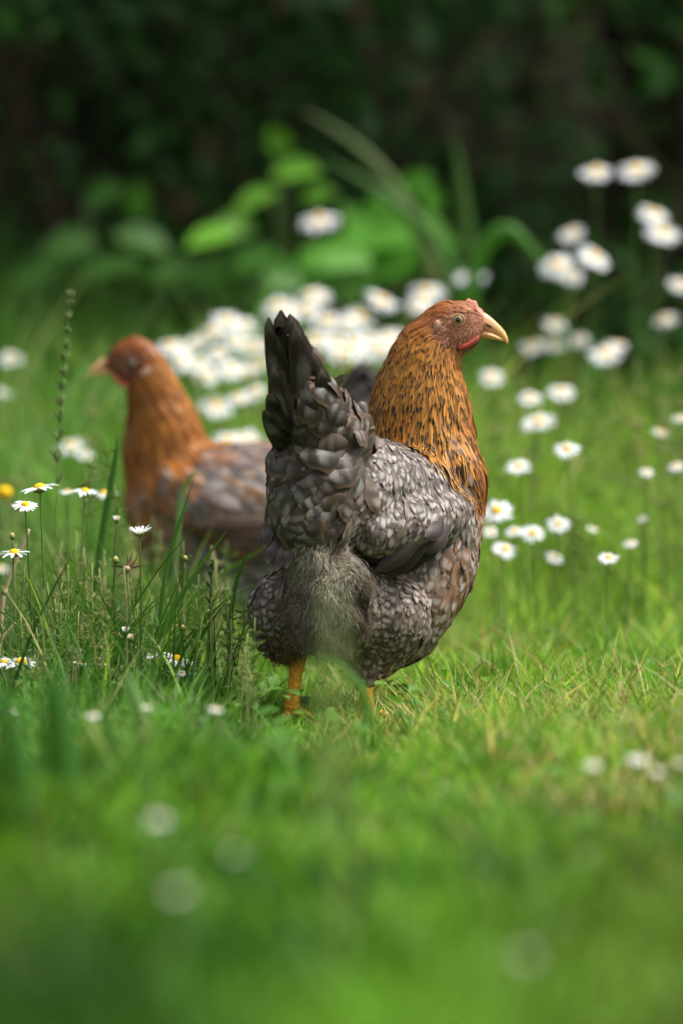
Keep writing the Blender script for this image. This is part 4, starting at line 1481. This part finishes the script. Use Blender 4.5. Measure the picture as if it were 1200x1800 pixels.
# ------------------------------------------------------------------ daisies
def daisy(px, py, Y, dpx, label, tilt=.45, side=0., stage='open', group=None, ground=None, bow=0., cat='daisy', base_dx=None):
    if Y < -.4 and px > -1:                       # in the near grass: head just clear of the blades
        dpx *= .72
        Y = (CAMZ - (.070 if px < 800 else .056)) * FPX / (py - 760) + CAMY
    s = PX(Y)
    c = W(px, py, Y); r = dpx * s / 2
    bx = (random.uniform(-22, 22) if base_dx is None else base_dx) * s
    g = np.array([c[0] + bx, Y + random.uniform(-.03, .03), -.003])
    o = empty('daisy', g, label, cat, group)
    N = unit(np.array([side, -tilt, 1.0]))
    A = unit(np.cross(N, [0, 1, .3])); Bv = np.cross(N, A)
    t = np.linspace(0, 1, 14)[:, None]
    mid = (g + c) / 2 + np.array([bow * s, 0, (c[2] - g[2]) * .12])
    c_s = c - N * .16 * r
    path = (1 - t) ** 2 * g + 2 * t * (1 - t) * mid + t ** 2 * c_s
    a = Acc(); sr = max(.0009, .045 * r) if stage in ('open', 'up') else .0010
    a.tube(path, np.linspace(sr * 1.25, sr, 14), None, 7)
    link('stem', a.mesh('stem'), o, M['stem'])
    a = Acc(); ax = np.array([A, Bv, N])
    rd = r * .34
    if stage in ('open', 'up'):
        n = random.randint(16, 23); drop_ = R_.random(n) < .06
        ang = np.arange(n) / n * 2 * math.pi + R_.normal(0, .06, n)
        dr = R_.normal(.06 if stage == 'open' else .75, .10, n)
        D = A[None] * np.cos(ang)[:, None] + Bv[None] * np.sin(ang)[:, None]
        rows = 6; tt = np.linspace(0, 1, rows)
        LL = (r - rd * .7) * R_.normal(1, .08, n).clip(.75, 1.15)
        C = c[None, None] + D[:, None] * (rd * .7 + LL[:, None] * tt)[:, :, None] + N[None, None] * (LL[:, None] * (dr[:, None] * tt - .18 * tt ** 2 + .04))[:, :, None]
        tan = unit(np.gradient(C, axis=1)); NNr = np.repeat(np.repeat(N[None, None], n, 0), rows, 1)
        S = unit(np.cross(tan, NNr)); S = unit(S + NNr * R_.normal(0, .18, n)[:, None, None]); NN = np.cross(S, tan)
        prof = np.array([.45, .85, 1, 1, .85, .35])
        LL = np.where(drop_, LL * .35, LL)
        a.ribbons(C, S, NN, (LL * .145)[:, None] * prof[None], cols=3, cup=-.25)
        link('petals', a.mesh('petals'), o, M['petal'])
        a = Acc(); a.ball(c + N * .02 * r, (rd, rd, rd * .75), 16, 10, axes=ax)
        link('flower_disc', a.mesh('flower_disc'), o, M['disc'])
        a = Acc(); a.ball(c - N * .07 * r, (rd * 1.15, rd * 1.15, rd * .6), 14, 8, axes=ax)
        link('calyx', a.mesh('calyx'), o, M['bract'])
    else:          # closed or half-open bud
        a.ball(c - N * .1 * r, (r * .8, r * .8, r * .8), 14, 10, axes=ax)
        link('calyx', a.mesh('calyx'), o, M['bract'])
        n = 14; ang = np.arange(n) / n * 2 * math.pi
        D = A[None] * np.cos(ang)[:, None] + Bv[None] * np.sin(ang)[:, None]
        rows = 5; tt = np.linspace(0, 1, rows)
        out = 1.0 if stage == 'half' else .25
        rad = r * (.62 + out * .35 * tt - (.55 if stage == 'bud' else .0) * tt ** 2)
        C = c[None, None] + D[:, None] * rad[None, :, None] + N[None, None] * (r * (1.0 * tt - .05))[None, :, None]
        tan = unit(np.gradient(C, axis=1)); S = unit(np.cross(tan, np.repeat(D[:, None], rows, 1))); NN = np.cross(S, tan)
        a = Acc(); a.ribbons(C, S, NN, np.full((n, rows), r * .2) * np.array([1, 1, 1, .9, .4])[None], cols=3, cup=.2)
        link('petals', a.mesh('petals'), o, M['petal'])
        a = Acc(); a.ball(c + N * .35 * r, (r * .55, r * .55, r * .5), 12, 8, axes=ax)
        link('flower_disc', a.mesh('flower_disc'), o, M['disc'])
    return o


#  px, py, Y, diameter px, label, tilt, side
DA = [
    # left, around the plane of focus
    (70, 858, .06, 66, 'sharp white daisy on a tall curved stem, highest at the left', .10, -.18),
    (45, 888, .02, 47, 'small sharp daisy with yellow centre just under the tallest left one', .42, .05),
    (25, 972, -.02, 54, 'sharp full white daisy at the left edge above the dry stem', .18, .0),
    (150, 864, .22, 50, 'slightly soft daisy seen from the side, near the rear hen breast', .10, .1),
    (120, 864, .45, 30, 'small blurred daisy just left of the side-on daisy', .2, .0),
    (184, 868, .5, 46, 'blurred daisy right of the side-on one, touching the seeding grass', .2, .0),
    (38, 1165, -.06, 64, 'big low daisy with upturned petals at the left edge', .35, .1),
    (8, 1164, -.12, 40, 'cropped low daisy on the very left edge', .35, .0),
    (130, 1143, .1, 26, 'tiny low daisy in grass between two dark blades', .35, .0),
    (142, 1166, -.05, 26, 'small half-hidden white daisy low in the left grass', .1, .2),
    (184, 1168, -.05, 20, 'tiny white flower low beside the half-hidden one', .1, 0),
    (312, 1160, -.02, 66, 'wide drooping white daisy in grass left of the orange leg', .25, .25),
    (268, 1152, -.02, 26, 'small ragged daisy next to the wide drooping one', .4, -.3),
    (320, 1183, -.1, 22, 'tiny yellow-centred flower under the wide drooping daisy', .5, 0),
    (339, 1184, -.1, 14, 'tiniest white flower under the wide drooping daisy', .4, 0),
    # blurred ones in the foreground
    (165, 1258, -.55, 34, 'blurred foreground daisy below the low left flowers', .3, 0),
    (258, 1243, -.45, 26, 'soft small daisy in front grass below the wide one', .3, 0),
    (380, 1247, -.5, 36, 'soft white daisy in front grass left of the orange leg', .3, .2),
    (28, 1248, -.5, 20, 'faint small daisy in front grass at left edge', .3, .2),
    (278, 1440, -1.15, 52, 'large blurred pale daisy in the near grass, upper one of two', .3, 0),
    (312, 1566, -1.45, 48, 'large blurred pale daisy in the near grass, lower one of two', .3, 0),
    (412, 1500, -1.3, 30, 'faint blurred daisy deep in the near grass', .3, 0),
    (924, 1680, -1.6, 40, 'blurred pale daisy lowest in the near grass at right', .3, 0),
    (1040, 1345, -.62, 40, 'blurred daisy in front lawn, left of the trio at right edge', .4, 0),
    (1120, 1334, -.6, 46, 'brightest blurred daisy of the trio in front lawn', .45, 0),
    (1155, 1356, -.62, 34, 'lower blurred daisy of the trio in front lawn', .4, 0),
    (1196, 1340, -.62, 34, 'blurred daisy cut by the right edge in front lawn', .4, 0),
    (-2, 1000, -.75, 40, 'big blurred white daisy cropped by the left edge', .2, 0),
    # right, behind the hen
    (995, 790, .80, 48, 'white daisy with yellow centre alone in the right meadow', .55, 0),
    (910, 820, .85, 46, 'daisy right of the speckled neck, lower left of the lone one', .55, 0),
    (1135, 830, .9, 26, 'small white daisy near the right edge below the lone one', .5, 0),
    (1188, 820, .9, 30, 'yellowish daisy cut by the right edge beside the small white one', .6, 0),
    (1068, 981, .45, 38, 'small neat daisy in the lawn at right with clear yellow centre', .5, 0),
    (872, 898, .75, 60, 'big daisy touching the hen breast, top of the breast cluster', .7, 0),
    (886, 966, .70, 46, 'daisy touching the hen breast, bottom of the cluster', .5, 0),
    (935, 938, .70, 46, 'daisy right of the breast cluster with a domed yellow centre', .8, 0),
    (903, 934, .75, 34, 'white daisy inside the breast cluster', .6, 0),
    (980, 922, .8, 42, 'yellowish daisy farthest right of the breast cluster', .6, 0),
    (862, 935, .8, 30, 'daisy half hidden behind the hen breast', .6, 0),
    (973, 980, .8, 34, 'faint daisy under the yellowish breast cluster one', .5, 0),
    (1107, 955, .7, 30, 'faint white daisy above the small neat daisy', .4, 0),
    (1128, 912, .9, 20, 'tiny faint daisy in the right meadow', .4, 0),
    (1040, 930, .9, 20, 'tiny faint daisy left of another in the right meadow', .4, 0),
    (945, 742, 1.3, 60, 'soft greenish daisy in the meadow right of the neck', .4, 0),
    (985, 690, 1.6, 50, 'soft faint daisy above the greenish one in the meadow', .4, 0),
    (862, 664, 1.7, 44, 'soft yellow-centred flower just right of the throat', .8, 0),
    (930, 700, 1.5, 44, 'soft faint daisy below and right of the beak', .4, 0),
    (1160, 760, 1.2, 34, 'soft faint daisy near the right edge at mid height', .4, 0),
    (1195, 735, 1.2, 34, 'soft white daisy at the right edge above mid height', .4, 0),
    # right, tall ones against the dark hedge
    (1046, 303, 2.3, 62, 'tallest daisy against the dark hedge, left of the top pair', .35, -.05),
    (1117, 300, 2.3, 66, 'tallest daisy against the dark hedge, right of the top pair', .40, .12),
    (1147, 377, 2.4, 56, 'daisy with tan centre under the top pair at right', .6, .1),
    (1163, 410, 2.3, 66, 'daisy edge-on under the tan-centred one at right', .4, .05),
    (1003, 412, 2.6, 46, 'small greyish daisy left among the tall ones by the hedge', .5, 0),
    (978, 468, 2.2, 66, 'full creamy daisy right of the arching blade', .8, 0),
    (1001, 484, 2.3, 50, 'daisy tucked under the full creamy one', .7, 0),
    (1042, 453, 2.2, 64, 'daisy with golden centre right of the creamy one', .45, .25),
    (1196, 502, 2.2, 50, 'white tall daisy cut by the right edge', .5, 0),
    (1167, 562, 2.3, 44, 'grey soft daisy below the edge one at right', .5, 0),
    (974, 570, 2.4, 42, 'faint daisy high right of the beak', .5, 0),
    (936, 608, 2.2, 50, 'soft daisy right of the beak, left of its pair', .5, 0),
    (972, 605, 2.4, 42, 'soft daisy right of the beak, right of its pair', .5, 0),
    (1018, 598, 2.4, 36, 'small soft creamy daisy between beak pair and golden one', .8, 0),
    (1062, 623, 2.0, 60, 'golden-centred daisy low at right, larger of two touching', .75, 0),
    (1084, 607, 2.1, 40, 'white daisy behind the low golden-centred one', .4, 0),
    # centre, singles
    (561, 389, 3.0, 66, 'lone white daisy high before the leafy clump', .42, 0),
    (826, 489, 2.7, 60, 'soft greyish daisy above the head of the sharp hen', .45, 0),
    (748, 516, 2.6, 62, 'soft daisy left above the hen head, upper one', .5, 0),
    (736, 536, 2.4, 50, 'soft daisy left above the hen head, lower one', .5, 0),
    (668, 530, 2.3, 62, 'yellow-centred daisy between tail tip and hen head', .5, .1),
    # far left
    (20, 630, 2.3, 40, 'blurred daisy at the left edge beyond the rear hen', .7, 0),
    (125, 785, 1.6, 50, 'blurred white daisy left of the rear hen neck', .5, 0),
    (8, 690, 2.2, 30, 'faint daisy at the left edge under the blurred one', .5, 0),
    (150, 800, 1.4, 30, 'small blurred daisy left of the rear hen breast', .5, 0),
]
for d_ in DA:
    gr = 'daisies' if True else None
    if d_[2] > .6: d_ = d_[:5] + (d_[5] + random.uniform(-.05, .3), d_[6] + random.uniform(-.3, .3))
    daisy(*d_, group='ox-eye daisies in the meadow')
bank = [(398, 566), (430, 575), (375, 585), (415, 600), (350, 600), (385, 622), (330, 612), (440, 610), (350, 640), (300, 610), (405, 650), (365, 660), (430, 655), (465, 610),
        (320, 635), (455, 640), (545, 520), (520, 545), (490, 540), (560, 525), (505, 560), (575, 566), (632, 558), (610, 570), (650, 598), (620, 605), (680, 600), (665, 615), (600, 620),
        (640, 620), (690, 590), (590, 600), (555, 600), (420, 700), (380, 715), (450, 690), (425, 770), (400, 775), (440, 775), (540, 545)]
for i, (x, y) in enumerate(bank):
    Yb = 2.35 - (y - 540) / 250 * .75 + random.uniform(-.15, .15)
    daisy(x, y, max(Yb, 1.35), random.uniform(42, 62), 'blurred white daisy in the dense bank behind the two hens', random.uniform(.45, 1.0), random.uniform(-.3, .3),
          group='daisies of the white bank behind the hens')

for (x, y, Y, d, lab, st) in [
    (369, 1077, -.02, 14, 'closed cream daisy bud on a dark stem left of the hen thigh', 'bud'),
    (322, 1104, -.02, 13, 'closed daisy bud lower and left of the dark-stemmed bud', 'bud'),
    (222, 1110, -.02, 16, 'half-open cream bud, upper of the touching pair', 'half'),
    (229, 1122, -.04, 15, 'half-open cream bud, lower of the touching pair', 'half'),
    (17, 1091, -.02, 14, 'closed pale bud above the big low left daisy', 'bud'),
    (246, 938, .04, 40, 'sharp half-open daisy with upswept petals before the rear hen', 'up'),
    (206, 914, .15, 14, 'small half-open white bud left of the rear hen breast', 'half'),
    (326, 982, .12, 12, 'small cream bud before the rear hen wing', 'bud'),
    (22, 943, .12, 14, 'green closed bud behind the two left daisies', 'bud'),
    (204, 985, .1, 16, 'soft green bud left of the sharp half-open daisy', 'bud'),
]:
    daisy(x, y, Y, d, lab, .2, 0, st, group='buds' if d < 30 else None, cat='flower bud' if d < 30 else 'daisy')

# withered flower beside the half-open daisy
g = ground_pt(228, .03)
wf = empty('withered_flower', g, 'withered brown flower with shrivelled petals beside the half-open daisy', 'flower')
a = Acc(); c = W(224, 1000, .03)
a.tube([g, (g + c) / 2 + np.array([.004, 0, 0]), c], [.0012, .001, .0009], None, 6); link('stem', a.mesh('stem'), wf, M['stem'])
a = Acc(); a.ball(c, (.0034, .0034, .003), 10, 8); link('calyx', a.mesh('calyx'), wf, M['straw'])
a = Acc(); n = 12
D = unit(R_.normal(0, 1, (n, 3)) + np.array([0.3, 0, .9]))
C, S, NN, hw = leaf_arrays(np.tile(c, (n, 1)), D, R_.normal(0, 1, (n, 3)), np.full(n, .016), np.full(n, .0022), rows=6, droop=.6)
a.ribbons(C, S, NN, hw, cols=3); link('petals', a.mesh('petals'), wf, mat_plain('withered_petal', (.16, .07, .05), .8))

# foreground: blurred plants close to the lens
def plume(label, pts, Y, w_px, col, cat='grass blade'):
    stalk('grass_blade', label, cat, pts, Y, w_px, col)
plume('pale blurred seed plume rising before the hen fluff', [(600, 1700), (598, 1420), (594, 1220), (588, 1090), (574, 1000)], -1.9, 24, (.26, .34, .12))
plume('second pale blurred blade before the hen fluff', [(560, 1600), (566, 1360), (560, 1220), (548, 1130)], -1.4, 12, (.22, .34, .10))
plume('blurred dark green blade rising from the left foreground', [(120, 1640), (118, 1400), (100, 1230), (82, 1170)], -1.25, 60, (.05, .17, .025))
plume('blurred green blade left of the dark foreground one', [(30, 1640), (40, 1420), (20, 1270), (-10, 1200)], -1.3, 56, (.06, .19, .03))
plume('blurred pale blade leaning left in the front grass', [(300, 1450), (262, 1300), (236, 1220), (222, 1180)], -.7, 30, (.20, .34, .11))
plume('blurred light green leaf blade in front of the orange leg', [(560, 1480), (520, 1380), (490, 1320), (455, 1290)], -1.0, 30, (.14, .32, .06))
a = Acc()
yb = empty('yellow_flower', ground_pt(10, -.7), 'blurred brownish yellow flower head at the left edge', 'flower')
c = W(8, 866, -.7); g = ground_pt(14, -.7)
a.tube([g, (g + c) / 2 + np.array([.003, 0, 0]), c], [.0013, .0012, .001], None, 6); link('stem', a.mesh('stem'), yb, M['stem'])
a = Acc(); a.ball(c, (.0062, .0062, .0052), 12, 8); link('flower_disc', a.mesh('flower_disc'), yb, M['disc'])

# taller loose grass and pale seeding stems behind, in front of the hedge
def hed_h(x, y, px):
    return .24 + .22 * vnoise(x, y, 4, 61) + .18 * (1 - smoothst(px, 150, 380)), .25 + .75 * vnoise(x, y, 5, 62) * (1 - .6 * smoothst(px, 330, 520) * (1 - smoothst(px, 900, 1000)))
blades('hedge_grass', 3600, (3.4, 4.9, -200, 1400), hed_h, .007, meadow_col((.035, .12, .018), (.075, .20, .03), .0, .04), rows=7, lean=.15, bend=.3)
a = Acc()
for i in range(170):
    Y = random.uniform(1.3, 3.2); px = random.uniform(600, 1300) if i % 3 else random.uniform(-50, 600)
    gy_ = 760 + 510 / ((Y - CAMY) / 3.75)
    top = random.uniform(.12, .42) / PX(Y)
    panicle(px, gy_ - top, Y, top, random.uniform(22, 34), random.uniform(9, 15), random.choice([(.30, .36, .13), (.24, .36, .09), (.42, .42, .2)]), 9)
tag(link('seeding_grass', a.mesh('seeding_grass_far'), None, M['grass']), kind='stuff')

def dry_h(x, y, px):
    return .030 + .026 * vnoise(x, y, 12, 71), smoothst(px, 520, 800) * np.clip(vnoise(x, y, 9, 72) * 1.8 - .5, .08, 1)
def dry_col(x, y, px, n):
    m = R_.random(n)
    c = lerp3((.68, .58, .30), (.36, .30, .10), m)
    c = np.where((R_.random(n) < .12)[:, None], np.array([.22, .09, .05])[None], c)
    return c
blades('dry_grass', 6500, (-1.0, .9, 400, 1400), dry_h, .0024, dry_col, rows=4, lean=.45, bend=.4)
